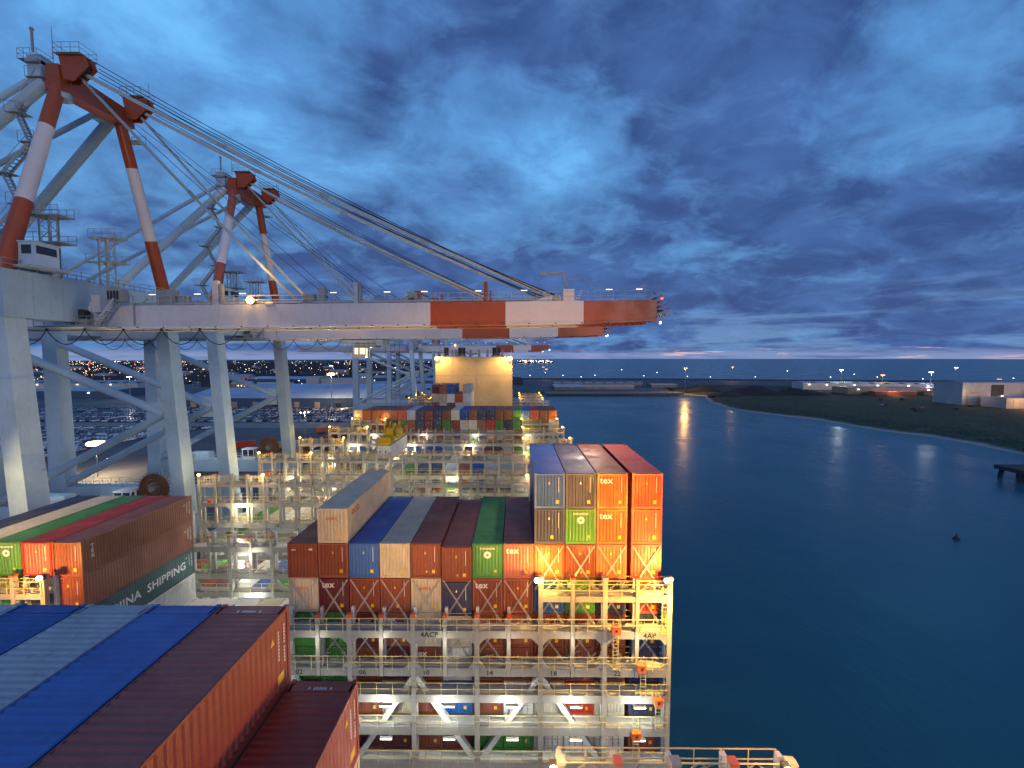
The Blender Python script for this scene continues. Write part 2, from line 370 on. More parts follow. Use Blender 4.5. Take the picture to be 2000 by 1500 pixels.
# ------------------------------------------------------------------ shipping containers
L40, CW, CH = 12.192, 2.438, 2.896
def corr(b, o, right, up, wdt, hgt, n, depth, m, out):
    """corrugated sheet: origin o, right/up unit vectors, outward normal out"""
    o = V(o); r = V(right); u = V(up); q = V(out); vs = []; P = wdt / n
    for i in range(n):
        for fx, dp in ((0, 0), (.28, 0), (.5, 1), (.78, 1)): vs.append((i * P + fx * P, dp))
    vs.append((wdt, 0)); pts = []
    for x, dp in vs: pts += [o + r * x + q * depth * dp, o + r * x + q * depth * dp + u * hgt]
    b.add(pts, [(2 * i, 2 * i + 2, 2 * i + 3, 2 * i + 1) for i in range(len(vs) - 1)], m)
def c_frame(b, P, L, style):
    W = CW / 2
    for x in (-1, 1):
        for y0, y1 in ((0, .16), (L - .16, L)): b.box(min(x * W, x * (W - .15)), max(x * W, x * (W - .15)), y0, y1, .118, CH - .118, P)
        b.box(min(x * W, x * (W - .06)), max(x * W, x * (W - .06)), .16, L - .16, CH - .13, CH - .03, P)
        b.box(min(x * W, x * (W - .08)), max(x * W, x * (W - .08)), .16, L - .16, .03, .19, P)
        for y0 in (0, L - .178):
            for z0 in (0, CH - .118):
                yy = y0 - .004 if y0 == 0 else y0 + .004
                b.box(min(x * (W + .004), x * (W - .165)), max(x * (W + .004), x * (W - .165)), yy, yy + .178, z0 + (.003 if z0 else -.0), z0 + .118 + (.003 if z0 else 0), P)
                b.box(min(x * (W - .05), x * (W - .11)), max(x * (W - .05), x * (W - .11)), yy - .003, yy, z0 + .035, z0 + .085, M['dark'])
    for y0, y1 in ((0, .12), (L - .12, L)):
        b.box(-W + .15, W - .15, y0, y1, CH - .17, CH - .06, P); b.box(-W + .15, W - .15, y0, y1, .02, .2, P)
    b.box(-W + .08, W - .08, .12, L - .12, .10, .15, P)
def c_roof(b, P, L, style):
    b.box(-CW / 2 + .15, CW / 2 - .15, .12, .55, CH - .06, CH - .035, P); b.box(-CW / 2 + .15, CW / 2 - .15, L - .55, L - .12, CH - .06, CH - .035, P)
    corr(b, (-CW / 2 + .06, .55, CH - .05), (0, 1, 0), (1, 0, 0), L - 1.1, CW - .12, 40, .022, P, (0, 0, 1))
    b.box(-CW / 2 + .06, -CW / 2 + .15, .16, .55, CH - .06, CH - .04, P); b.box(CW / 2 - .15, CW / 2 - .06, .16, .55, CH - .06, CH - .04, P)
    if 'rooftext' in style:
        for i in range(9):
            if i in (1, 7): continue
            b.box(-.45 + i * .10, -.45 + i * .10 + .06, L - .46, L - .34, CH - .034, CH - .031, M['white_mark'])
def c_side(b, P, L, style, sx):
    W = CW / 2
    corr(b, (sx * (W - .05), .16, .19), (0, 1, 0), (0, 0, 1), L - .32, CH - .32, 42, .036, P, (sx, 0, 0))
    if sx < 0: return
    X = W - .006; wm_ = M['white_mark']
    if 'china' in style: b.text('CHINA  SHIPPING', (X, L * .52, 1.42), (0, 1, 0), (0, 0, 1), 1.12, wm_)
    if 'oocl' in style: b.text('OOCL', (X, 1.9, 2.15), (0, 1, 0), (0, 0, 1), .62, M['red_mark'])
    if 'texside' in style:
        for i, ch in enumerate('TEX'): b.text(ch, (X, .95, 2.2 - i * .42), (0, 1, 0), (0, 0, 1), .46, wm_)
    if 'spreadlogo' in style:
        b.text('K', (X, 5.4, 1.5), (0, 1, 0), (0, 0, 1), 1.0, M['seam'])
    for k, (y, h0, h1) in enumerate(((L - .78, 1.25, 2.35), (L - .42, 1.0, 1.55), (L - .42, 1.7, 2.4))):
        zz = h0
        while zz < h1: b.box(X - .002, X + .004, y, y + .075, zz, zz + .085, wm_); zz += .125
    b.add([(X, L - 1.25, 2.05), (X, L - 1.0, 2.05), (X, L - 1.12, 2.3)], [(0, 1, 2)], M['yellow_mark'])
    if 'fg' in style: b.box(X - .002, X + .004, L - .85, L - .45, .42, .74, M['yellow_mark'])
def c_end(b, P, L, style, far=False):
    W = CW / 2; Y = L - .05 if far else .05; q = 1 if far else -1
    corr(b, (-W + .15, Y, .2), (1, 0, 0), (0, 0, 1), CW - .3, CH - .37, 8, .042, P, (0, q, 0))
    if far: return
    y = .004; wm_ = M['white_mark']; ym = M['yellow_mark']
    if 'evergreen' in style:
        cx, cz = 0.0, 1.95; n = 20; vs = []
        for k in range(n):
            a = 2 * math.pi * k / n
            for r_ in (.10, .30): vs.append((cx + r_ * math.cos(a), y, cz + r_ * math.sin(a)))
        b.add(vs, [(2 * k, 2 * k + 1, (2 * k + 3) % (2 * n), (2 * k + 2) % (2 * n)) for k in range(n)], wm_)
        b.text('EVERGREEN', (0, y, 2.46), (1, 0, 0), (0, 0, 1), .22, wm_)
        b.box(.55, .72, y - .002, y + .002, .5, .72, ym)
        return
    if 'tex' in style and 'texside' not in style: b.text('tex', (-.50, y, 2.30), (1, 0, 0), (0, 0, 1), .74, wm_)
    if 'oocl' in style: b.text('OOCL', (-.08, y, 2.0), (1, 0, 0), (0, 0, 1), .33, M['red_mark'])
    if 'logo' in style:
        b.box(-.5, .4, y - .002, y + .002, 1.35, 1.45, wm_); b.beam((-.5, y, 1.4), (.1, y, 1.95), .004, .12, wm_); b.box(.15, .4, y - .002, y + .002, .9, 1.9, wm_)
    if 'plain' in style: b.box(-.9, -.55, y - .002, y + .002, 2.28, 2.36, wm_); b.box(.5, .8, y - .002, y + .002, 2.28, 2.42, wm_)
    if 'plain' not in style:
        zz = 1.35
        while zz < 2.5: b.box(.70, .745, y - .002, y + .002, zz, zz + .07, wm_); zz += .095
        if 'tex' not in style: b.add([(-.13, y, 2.0), (.05, y, 2.0), (-.04, y, 2.24)], [(0, 1, 2)], ym if P.name != 'paint_navy' else wm_)
        s = .62 if 'low' not in style else .2
        b.box(s - .12, s + .12, y - .002, y + .002, .42, .70, ym)
        if 'two' in style: b.box(.0, .13, y - .002, y + .002, .45, .62, ym)
def c_door(b, P, L, style, sx):
    x0, x1 = (-CW / 2 + .15, -.012) if sx < 0 else (.012, CW / 2 - .15)
    b.box(x0, x1, .02, .09, .2, CH - .17, P)
    sm = M['seam']
    for zz in (.75, 1.4, 2.05): b.box(x0 + .02, x1 - .02, .014, .02, zz, zz + .03, sm)
    for f in (.28, .72):
        xx = lerp(x0, x1, f); b.tube((xx, -.012, .12), (xx, -.012, CH - .1), .022, sm, 6)
        for zz in (.45, 1.0, 1.9, 2.45): b.box(xx - .05, xx + .05, -.02, .02, zz, zz + .07, sm)
    b.box(x0 + .1, x0 + .45, .010, .02, 1.55, 1.85, M['dark'] if 'unit' in style else sm)
CMESH = {}
def cpart(kind, colr, style, L, fn):
    key = (kind, colr, style if kind in ('frame', 'side', 'sidel', 'end', 'roof', 'doorl', 'doorr', 'whole') else '', L)
    if key not in CMESH:
        b = MB(); fn(b); CMESH[key] = b.mesh({'side': 'side_panel', 'sidel': 'side_panel', 'end': 'end_panel', 'endf': 'end_panel', 'roof': 'roof_panel', 'frame': 'frame', 'doorl': 'door', 'doorr': 'door', 'whole': 'shipping_container'}[kind])
    return CMESH[key]
def put(name, me, parent, loc=(0, 0, 0)):
    o = bpy.data.objects.new(name, me); col.objects.link(o); o.parent = parent; o.location = loc; return o
def container(xr, y0, ztop, colr, label, style='', detail=True, group='shipping containers stacked on the ship', L=L40, rot=0.0):
    """xr = X of the side away from the quay, y0 = near end, ztop = top"""
    P = MATS['paint_' + colr]; loc = (xr - CW / 2, y0, ztop - CH)
    reef = 'reefer' in style
    if not detail:
        def whole(b):
            c_frame(b, P, L, style); c_roof(b, P, L, style); c_side(b, P, L, style, 1); c_side(b, P, L, style, -1); c_end(b, P, L, style, True)
            if reef: c_door(b, P, L, style, -1); c_door(b, P, L, style, 1)
            else: c_end(b, P, L, style)
        o = put('shipping_container', cpart('whole', colr, style, L, whole), None, loc)
    else:
        o = empty('shipping_container', loc)
        put('frame', cpart('frame', colr, '', L, lambda b: c_frame(b, P, L, style)), o)
        put('roof_panel', cpart('roof', colr, style if 'rooftext' in style else '', L, lambda b: c_roof(b, P, L, style)), o)
        put('side_panel', cpart('side', colr, style, L, lambda b: c_side(b, P, L, style, 1)), o)
        put('side_panel', cpart('sidel', colr, '', L, lambda b: c_side(b, P, L, '', -1)), o)
        put('end_panel', cpart('endf', colr, '', L, lambda b: c_end(b, P, L, style, True)), o)
        if reef:
            put('door', cpart('doorl', colr, style, L, lambda b: c_door(b, P, L, style, -1)), o); put('door', cpart('doorr', colr, style, L, lambda b: c_door(b, P, L, style, 1)), o)
        else: put('end_panel', cpart('end', colr, style, L, lambda b: c_end(b, P, L, style)), o)
    tag(o, label, 'container', group)
    return o
CN = dict(scarlet='bright orange-red', fgred='maroon', brown='brown', rust='rust-red', maroon='maroon', red='bright red', blue='blue', navy='navy blue', green='green', cream='cream', grey='grey-blue', white='white', teal='dark teal', salmon='salmon red')
def zt(n): return -9.18 - CH * n
def xr(j): return 11.77 - 2.5106 * j

BAY = lambda k: 19.31 + 15.155 * (k - 1)      # near end of the containers in bay k
# bay 2, starboard-side block, tier by tier from the top; columns left to right are j = 11 .. 0
Y2 = 34.46
T0 = {3: ('blue', ''), 2: ('navy', ''), 1: ('rust', 'tex'), 0: ('scarlet', '')}
T1 = {10: ('cream', 'oocl'), 3: ('navy', 'low'), 2: ('green', 'evergreen'), 1: ('rust', 'tex'), 0: ('scarlet', '')}
T2 = dict(zip(range(11, -1, -1), [('brown', 'plain'), ('brown', ''), ('blue', ''), ('cream', ''), ('brown', 'two'), ('brown', 'two'), ('green', 'evergreen'), ('salmon', 'tex'), ('rust', ''), ('brown', 'two'), ('rust', ''), ('red', '')]))
T3 = dict(zip(range(11, -1, -1), [('cream', 'oocl'), ('maroon', 'tex'), ('brown', ''), ('brown', 'low'), ('cream', 'oocl'), ('navy', ''), ('brown', 'tex'), ('brown', ''), ('blue', ''), ('green', ''), ('navy', ''), ('red', '')]))
T4 = dict(zip(range(11, -1, -1), [('green', 'plain'), ('green', 'plain'), ('maroon', ''), ('brown', 'tex'), ('cream', 'plain'), ('cream', 'plain'), ('brown', ''), ('brown', ''), ('brown', 'two'), ('brown', ''), ('brown', ''), ('navy', '')]))
T5 = dict(zip(range(11, -1, -1), [('green', ''), ('green', 'plain'), ('brown', ''), ('maroon', ''), ('brown', 'tex'), ('white', 'plain'), ('brown', ''), ('brown', ''), ('brown', 'two'), ('brown', ''), ('brown', 'plain'), ('navy', '')]))
T6 = dict(zip(range(11, -1, -1), [('maroon', 'plain'), ('green', ''), ('brown', ''), ('cream', 'plain'), ('brown', ''), ('blue', ''), ('brown', ''), ('white', 'reefer'), ('cream', 'plain'), ('red', ''), ('cream', 'plain'), ('navy', '')]))
T7 = dict(zip(range(11, -1, -1), [('green', 'evergreen'), ('green', ''), ('maroon', 'plain'), ('maroon', ''), ('brown', ''), ('maroon', 'tex'), ('green', 'evergreen'), ('green', 'evergreen'), ('white', 'reefer'), ('white', 'reefer unit'), ('white', 'reefer'), ('brown', 'tex')]))
T8 = dict(zip(range(11, -1, -1), [('brown', ''), ('maroon', ''), ('brown', 'two'), ('maroon', 'plain'), ('brown', ''), ('brown', ''), ('green', ''), ('green', ''), ('white', 'reefer unit'), ('white', 'reefer'), ('white', 'reefer'), ('brown', '')]))
T9 = dict(zip(range(11, -1, -1), [('maroon', ''), ('grey', 'plain'), ('grey', 'plain'), ('maroon', ''), ('brown', 'two'), ('maroon', ''), ('brown', ''), ('white', 'oocl'), ('white', 'reefer'), ('white', 'reefer unit'), ('white', 'reefer'), ('green', '')]))
mark = {'tex': ' with white tex lettering', 'evergreen': ' with a white ring emblem', 'oocl': ' with red OOCL lettering', 'reefer': ' refrigerated', 'reefer unit': ' refrigerated'}
lay = ['top layer', 'second layer', 'third layer', 'fourth layer', 'fifth layer', 'sixth layer', 'seventh layer', 'eighth layer', 'ninth layer', 'bottom layer']
for n, TT in enumerate([T0, T1, T2, T3, T4, T5, T6, T7, T8, T9]):
    for j, (c, s) in TT.items():
        rfx = 'refrigerated ' if 'reefer' in s else ''
        mk = mark.get(s, '') if 'reefer' not in s else ''
        drop = -.30 if (j == 6 and n in (2, 3)) else 0
        lb = f"{CN[c]} {rfx}container{mk}, {lay[n]}, {ORD[j + 1]} column from the sea, central stack"
        container(xr(j) - (.28 if j >= 1 else 0), Y2, zt(n) + drop, c, lb, s, True, 'containers in the big central stack')
# bay 2, quay side block with the long sides in view
XL = -35.5
LG = {2: ['brown texside', 'red', 'green evergreen', 'cream', 'navy'], 3: ['brown', 'navy logo', 'green', 'brown', 'navy'], 4: ['teal china', 'brown', 'blue', 'cream', 'rust'], 5: ['white', 'white', 'brown', 'white', 'cream']}
for n, ls in LG.items():
    for i, q in enumerate(ls):
        c, _, s = q.partition(' ')
        mk = ' lettered CHINA SHIPPING' if s == 'china' else (' with a white ring emblem' if s == 'evergreen' else '')
        container(XL - 2.5 * i, Y2, zt(n), c, f"{CN[c]} container{mk}, {lay[n - 2]}, {ORD[i + 1]} from the gap, quayside stack", s, True, 'containers in the long stack beside the quay')
for n in (6,):
    for i in range(11):
        x = XL - 2.5 * (4 - i)
        c = ['cream', 'white', 'brown', 'cream', 'white', 'white', 'white', 'white', 'cream', 'white', 'maroon'][(i + n * 3 - 18) % 11]
        container(x, Y2, zt(n), c, f"{CN[c]} container, {['upper', 'lower'][n - 6]} low layer between the two big stacks, {ORD[i + 1]} from the quay", 'plain' if c != 'white' else 'reefer', n == 6, 'low containers between the two big stacks')
# foreground bay (far ends at y = 15.6)
Y0 = 15.6 - L40
for j, n, c, s in ((8, 0, 'maroon', 'fg rooftext'), (9, 0, 'blue', 'fg'), (10, 0, 'grey', 'fg'), (11, 0, 'blue', 'fg'), (12, 0, 'grey', 'fg'), (13, 0, 'blue', 'fg'), (7, 1, 'maroon', 'fg rooftext'), (7, 2, 'cream', 'fg'), (8, 1, 'brown', 'fg'), (8, 2, 'cream', 'fg'), (9, 1, 'blue', 'fg'), (7, 3, 'brown', 'fg'), (8, 3, 'brown', 'fg')):
    P2 = {'maroon': 'brown'}.get(c, c)
    container(xr(j) - .1, Y0, zt(n) + .06, c if c != 'maroon' else 'fgred', f"big {CN[P2]} container in the close-up stack below the camera, {ORD[j - 6]} column, {lay[n]}", s, True, 'close-up containers below the camera')
# bay 7: two full layers across the ship plus what shows through the lashing bridge
Y7 = 125.4
def xs23(i): return -44.5 + i * 2.565           # right-hand side of column i (0 at the quay)
c7a = 'cream rust brown brown brown red grey navy brown navy brown cream blue brown navy navy brown brown green blue red brown grey navy rust'.split()[:23]
c7a[19] = 'blue'; c7a[22] = 'rust'
c7b = 'green white brown brown navy green brown navy maroon navy green brown cream cream brown red green navy green green green brown white'.split()
c7c = 'brown brown navy rust navy maroon navy brown rust brown maroon rust blue green brown rust grey white brown green white blue navy'.split()
for nn_, cc, dt in ((2, c7a, True), (3, c7b, True), (4, c7c, False)):
    for i, c in enumerate(cc):
        s = {'cream': 'oocl', 'green': ''}.get(c, '') if nn_ < 4 else 'plain'
        container(xs23(i), Y7, zt(nn_), c, f"{CN[c]} container, {['', '', 'upper', 'middle', 'lower'][nn_]} layer, {ORD[i + 1]} from the quay, far row below the buff wall", s, False, 'containers in the far row below the buff wall')
for n, xx, c, s, y in ((0, -14.8, 'grey', 'plain', 141.1), (1, -14.8, 'white', 'plain', 141.1), (2, -14.8, 'white', 'plain', 141.1), (3, -14.8, 'cream', 'plain', 141.1), (1, -17.32, 'rust', 'plain', 140.6), (2, -17.32, 'white', 'plain', 140.6), (3, -17.32, 'brown', 'plain', 140.6),
                       (0, -19.84, 'blue', '', 139.9), (1, -19.84, 'white', 'plain', 139.9), (2, -19.84, 'brown', 'plain', 139.9), (0, -22.36, 'brown', '', 139.9), (1, -22.36, 'cream', 'plain', 139.9), (2, -22.36, 'cream', 'plain', 139.9), (0, -24.9, 'maroon', 'plain', 141.1), (1, -24.9, 'cream', 'plain', 141.1), (2, -24.9, 'brown', 'plain', 141.1)):
    container(xx, y + .8, zt(n) + .6, c, f"{CN[c]} container in the small stack before the buff wall, {lay[n]}, {ORD[int((-14.8 - xx) / 2.5 + 1.2)]} from the sea", s, False, 'containers in the small stack before the buff wall')
# low layers in the emptier bays between: things where they show, the hidden remainder as one mass
rnd = random.Random(3); DT = {}
deep = {4: (6, 'white cream green white maroon cream white white'), 5: (4, 'navy grey rust blue cream cream cream blue blue cream green navy'), 6: (5, 'white maroon white green cream white brown white')}
for k, (n, cs) in deep.items():
    cs = cs.split(); y = Y2 + 15.155 * (k - 2)
    for i in range(23):
        n2 = 7 if k == 5 and (i < 9 or i > 20) else n
        DT[(k, i)] = n2 + 1
        c = cs[i % len(cs)] if k == 5 else rnd.choice(cs)
        container(xs23(i), y, zt(n2), c, f"{CN[c]} container deep in open bay {ORD[k - 2]} behind the central stack, {ORD[i + 1]} from the quay", 'plain' if c != 'white' or k == 5 else 'reefer', False, 'containers low in the open bays')
b = MB()
for k in (2, 3, 4, 5, 6, 7, 8):
    y = Y2 + 15.155 * (k - 2); top = {2: 7, 3: 7, 7: 5, 8: 4}.get(k)
    for i in range(23):
        if k == 2 and (i < 4 or i > 10): continue
        for n in range(DT.get((k, i), top), 10):
            P = MATS['paint_' + rnd.choice('brown maroon cream white blue green navy grey'.split())]
            b.box(xs23(i) - CW, xs23(i), y + .02, y + L40 - .02, zt(n) - CH + .02, zt(n) - .02, P)
tag(b.build('containers_below_deck_level'), 'mass of containers filling the lower layers of the open bays on the ship', 'container', None, 'stuff')

# ------------------------------------------------------------------ the ship
ship = tag(empty('container_ship', (-17.6, 60, -50)), 'huge container ship with grey lashing bridges and a buff funnel casing at the quay', 'ship')
SO = V((-17.6, 60, -50))
def spart(fn, name, parent=ship, off=SO):
    b = MB(); fn(b); b.v = [(x - off.x, y - off.y, z_ - off.z) for x, y, z_ in b.v]
    return b.build(name, parent)
def hull(b):
    m = M['hull']; pts = [(-46.6, -60), (11.4, -60), (11.4, 236), (4, 250), (-39, 250), (-46.6, 236)]
    prism(b, pts, -52, -39.5, m)
spart(hull, 'hull')
def deck(b):
    b.box(-46.4, 11.2, -58, 236, -39.49, -39.2, M['ship'])
    for k in range(-1, 13):
        y = 19.31 + 15.155 * (k - 1)
        if 165 < y < 178: continue
        for i in range(4): b.box(-46 + i * 14.4, -46 + i * 14.4 + 13.9, y, y + 12.2, -39.19, -38.2, M['shipw'])
spart(deck, 'deck')
def casing(b):
    b.box(-30.4, -1.3, 165, 181, -39, .6, M['funnel'])
spart(casing, 'funnel_casing')
def seams(b):
    for z_ in (-6.4,): b.box(-30.42, -1.28, 164.94, 164.998, z_, z_ + .08, M['ship'])
    for x in (-24, -15, -7): b.box(x, x + .06, 164.95, 164.998, -20, .5, M['ship'])
spart(seams, 'casing_seam')
for x, r_ in ((-27, .9), (-24.6, .35), (-23.2, .5), (-21, 1.4), (-17.5, .5), (-14.2, .45), (-11, .4), (-7.6, 1.5), (-5.2, .4)):
    spart(lambda b: (b.tube((x, 170, .6), (x, 170, 4.2 if r_ > .8 else 3.4), r_, M['dark'] if r_ > .8 else M['ship'], 12), b.tube((x, 170, .6), (x, 170, 1.2), r_ * 1.25, M['ship'], 12)), 'exhaust_pipe')
def aerial(b):
    b.tube((-30.1, 165.6, .6), (-30.1, 165.6, 3), .06, M['shipw'], 5); b.tube((-1.6, 165.6, .6), (-1.6, 165.6, 3.4), .06, M['shipw'], 5)
    for x in range(-30, -1, 2): b.beam((x, 165.3, .6), (x, 165.3, 1.7), .05, .05, M['rail'])
    b.beam((-30.3, 165.3, 1.7), (-1.5, 165.3, 1.7), .05, .05, M['rail'])
spart(aerial, 'casing_rail')
for x in (-29.6, -2.1):
    spart(lambda b: (b.box(x - .35, x + .35, 164.0, 164.5, -.45, .35, M['dark']), b.sphere((x, 163.9, -.1), .8, M['e_sod'], 10, 6)), 'flood_lamp')
    spot((x, 161.2, 1.6), (x * .55 - 7, 165, -14), 12500, (1, .62, .22), 130, .6)
# lashing bridges
PX = [12.15 - 2.54 * i for i in range(13)] + [-18.33 - 2.414 * i for i in range(1, 13)]
ZH, ZL = -17.35, -20.5
def F(k): return 18.16 + 15.155 * k
LV = [(-21.6, .6), (-24.7, .65), (-26.9, .65), (-29.6, .7), (-32.6, .6)]
S = M['ship']; SW = M['shipw']
def bridge(k, full, allhigh=False):
    o = V((-17.6, F(k), -39.2)); br = empty('lashing_bridge', (0, F(k) - 60, 10.8), ship)
    def P(fn, name): 
        b = MB(); fn(b); b.v = [(x + 17.6, y, z_ + 39.2) for x, y, z_ in b.v]; return b.build(name, br)
    for i, x in enumerate(PX):
        main = i % 2 == 0; high = i <= 4 or i >= 20 or allhigh; top = ZH if high else (ZL if main else ZL - .05)
        bot = -39 if main else -25.35; wd = .36 if main else .30
        def post(b):
            b.box(x - wd / 2, x + wd / 2, 0, .36, bot, top, S)
            if high: b.box(x - wd / 2 - .04, x + wd / 2 + .04, -.04, .40, top, top + .14, M['ship'] if main else M['tip'])
            else: b.box(x - wd / 2 - .01, x + wd / 2 + .01, -.01, .37, top, top + .22, M['tip'])
            b.box(x - .12, x + .12, .92, 1.22, bot, top + (.3 if not high else -.4), SW)
        P(post, 'post')
    XL_, XR_ = PX[-1], PX[0]
    def beamlvl(x0, x1, zz, h):
        def fn(b):
            stp = 1 if zz > -25.3 else 2
            for i in range(0, len(PX) - 1, stp):
                a, c = PX[i + stp], PX[i]
                if a < x0 - .01 or c > x1 + .01: continue
                b.box(a + .185, c - .185, .03, .30, zz - h, zz, S); b.box(a + .125, c - .125, .95, 1.18, zz - h, zz - .02, SW)
                b.box(a + .185, c - .185, .302, .948, zz - .10, zz - .03, SW)
        return fn
    segs = ((24, 0),) if allhigh else ((4, 0), (24, 20))
    for a_, c_ in segs: P(beamlvl(PX[a_], PX[c_], -18.75, .45), 'beam')
    for zz, h in LV: P(beamlvl(XL_, XR_, zz, h), 'beam')
    def gus(b):
        for i in range(0, 25, 2):
            x = PX[i]
            for s in (-1, 1):
                if (i == 0 and s > 0) or (i == 24 and s < 0): continue
                X0 = x + s * .18
                for z0, z1 in ((-22.2, -1), (-24.7, 1)):
                    q = .55
                    vs = [(X0, y, z0) for y in (.06, .27)] + [(X0 + s * q, y, z0) for y in (.06, .27)] + [(X0, y, z0 + z1 * q) for y in (.06, .27)]
                    b.add(vs, [(0, 2, 4), (1, 5, 3), (2, 3, 5, 4)], S)
    P(gus, 'gusset')
    def railing(zz, x0, x1, back):
        def fn(b):
            for y in ((-.06,) if not back else (-.06, 1.26)):
                for dz in (.55, 1.05): b.beam((x0, y, zz + dz), (x1, y, zz + dz), .04, .045, M['rail'])
                n = max(1, int((x1 - x0) / 1.27))
                for q in range(n + 1):
                    x = lerp(x0, x1, q / n); b.beam((x, y, zz - .1), (x, y, zz + 1.05), .04, .04, M['rail'])
        return fn
    for a_, c_ in segs: P(railing(-18.75, PX[a_], PX[c_], True), 'railing')
    for zz, h in LV: P(railing(zz, XL_, XR_, zz > -25), 'railing')
    # zigzag braces in the lower part
    for i in range(2, 24, 2):
        up = (i // 2) % 2 == 0
        x0, x1 = PX[i], PX[min(i + 2, 24)]
        za, zb = (-25.6, -33.2) if up else (-33.2, -25.6)
        if not up: za, zb = -33.2, -25.6
        if i == 2: P(lambda b: b.beam((PX[4], .65, -25.6), (PX[2], .65, -33.2), .42, .42, SW, up=(0, 1, 0)), 'brace')
        P(lambda b: b.beam((x0, .65, za if not up else -25.6), (x1, .65, zb if not up else -33.2), .42, .42, SW, up=(0, 1, 0)), 'brace')
    # LED strip lamps under the beams
    for zz in (-27.62, -30.36, -33.26):
        for i in range(0, 24, 2):
            x = (PX[i] + PX[i + 2]) / 2 + .3
            if not full and zz < -31: continue
            P(lambda b: (b.box(x - .45, x + .45, -.12, .05, zz - .22, zz - .12, M['e_bar']), b.box(x - .5, x + .5, -.14, .10, zz - .12, zz - .06, S)), 'strip_lamp')
    # stored lashing rods and turnbuckles lying about on the walkways
    rr = random.Random(11)
    def gear(b):
        for zz, xa, xb in (*[(-18.75, PX[a_], PX[c_]) for a_, c_ in segs], (-21.6, XL_, XR_), (-24.7, XL_, XR_)):
            for q in range(int((xb - xa) * 3.2)):
                x = rr.uniform(xa + .3, xb - 1.6); y = rr.uniform(.05, 1.1); ln = rr.uniform(.7, 1.7)
                zz0 = zz + rr.uniform(.03, .25); b.tube((x, y, zz0), (x + ln, y + rr.uniform(-.25, .25), zz0 + rr.uniform(-.05, .75 if rr.random() < .3 else .15)), rr.uniform(.02, .045), M['gear'], 4)
    tag(P(gear, 'lashing_gear'), 'loose steel lashing rods and turnbuckles along the walkways', kind='stuff')
    # truss knees of the raised outer walkways
    for ib, ia in segs:
        def knees(b):
            for i in range(ia, ib):
                a, c = PX[i + 1], PX[i]; mid = (a + c) / 2
                b.tube((a + .15, .6, -18.7), (mid, .6, -17.75), .045, S, 5); b.tube((c - .15, .6, -18.7), (mid, .6, -17.75), .045, S, 5)
                b.tube((a + .15, .5, -17.7), (c - .15, .5, -17.7), .04, M['rail'], 5)
        P(knees, 'truss')
    # row numbers
    def nums(b):
        for q, s in enumerate(('22', '18', '14', '10', '06', '02')): b.text(s, (8.09 - 5.08 * q, .022, -25.05), (1, 0, 0), (0, 0, 1), .56, M['black'])
        for q, s in enumerate(('21', '17', '13', '09', '05')): b.text(s, (-46.6 + 4.83 * q + 1.2, .022, -25.05), (1, 0, 0), (0, 0, 1), .56, M['black'])
        if full:
            b.text('4AP', (10.6, .022, -21.92), (1, 0, 0), (0, 0, 1), .58, M['black']); b.text('4ACP', (-6.85, .022, -21.92), (1, 0, 0), (0, 0, 1), .58, M['black'])
    P(nums, 'stencilled_numbers')
    # orange gear boxes and ladders between the levels at the seaward end
    for x, zz in ((7.9, -21.3), (9.95, -24.4), (11.3, -27.2), (9.6, -30.0), (-45.5, -21.3), (-40.5, -27.2)):
        def gb(b):
            b.box(x - .32, x + .32, -.40, -.06, zz - .30, zz + .30, M['orange']); b.box(x - .10, x + .10, -.43, -.40, zz - .05, zz + .12, M['dark']); b.box(x - .36, x + .36, -.44, -.04, zz + .301, zz + .34, M['orange'])
        P(gb, 'gear_box')
    for x, z0, z1 in ((7.9, -24.6, -21.6), (10.1, -26.9, -24.7), (11.35, -29.6, -26.9), (9.6, -32.6, -29.6), (11.7, -21.6, -18.75)):
        def lad(b):
            for s in (-.2, .2): b.beam((x + s, -.12, z0), (x + s, -.12, z1 + 1), .04, .05, M['rail'])
            q = z0
            while q < z1 + .9: b.beam((x - .2, -.12, q), (x + .2, -.12, q), .03, .03, M['rail']); q += .3
        P(lad, 'ladder')
    # the sodium floods at the ends of the raised walkways
    for x in (PX[0] - .45, PX[4] - .35, PX[20] + .3, PX[24] + .4):
        P(lambda b: (b.box(x - .16, x + .16, -.30, -.04, -17.42, -17.02, M['dark']), b.sphere((x, -.42, -17.2), .2, M['e_sod' if k != 1 else 'e_warm'], 10, 6)), 'flood_lamp')
    return br
proto = bridge(1, True)
proto2 = bridge(5, False); proto3 = bridge(3, False, True)
c = copy_tree(proto3, ship); c.location = (0, F(4) - 60, 10.8)
for k in (0, 2):
    c = copy_tree(proto, ship); c.location = (0, F(k) - 60, 10.8 - (.5 if k == 0 else 0))
    for ch in list(c.children):
        if ch.name.startswith('stencilled'): bpy.data.objects.remove(ch)
for k in (6, 7, 8, 9, 11.4, 12.3, 13.2):
    c = copy_tree(proto2, ship); c.location = (0, F(k) - 60, 10.8)
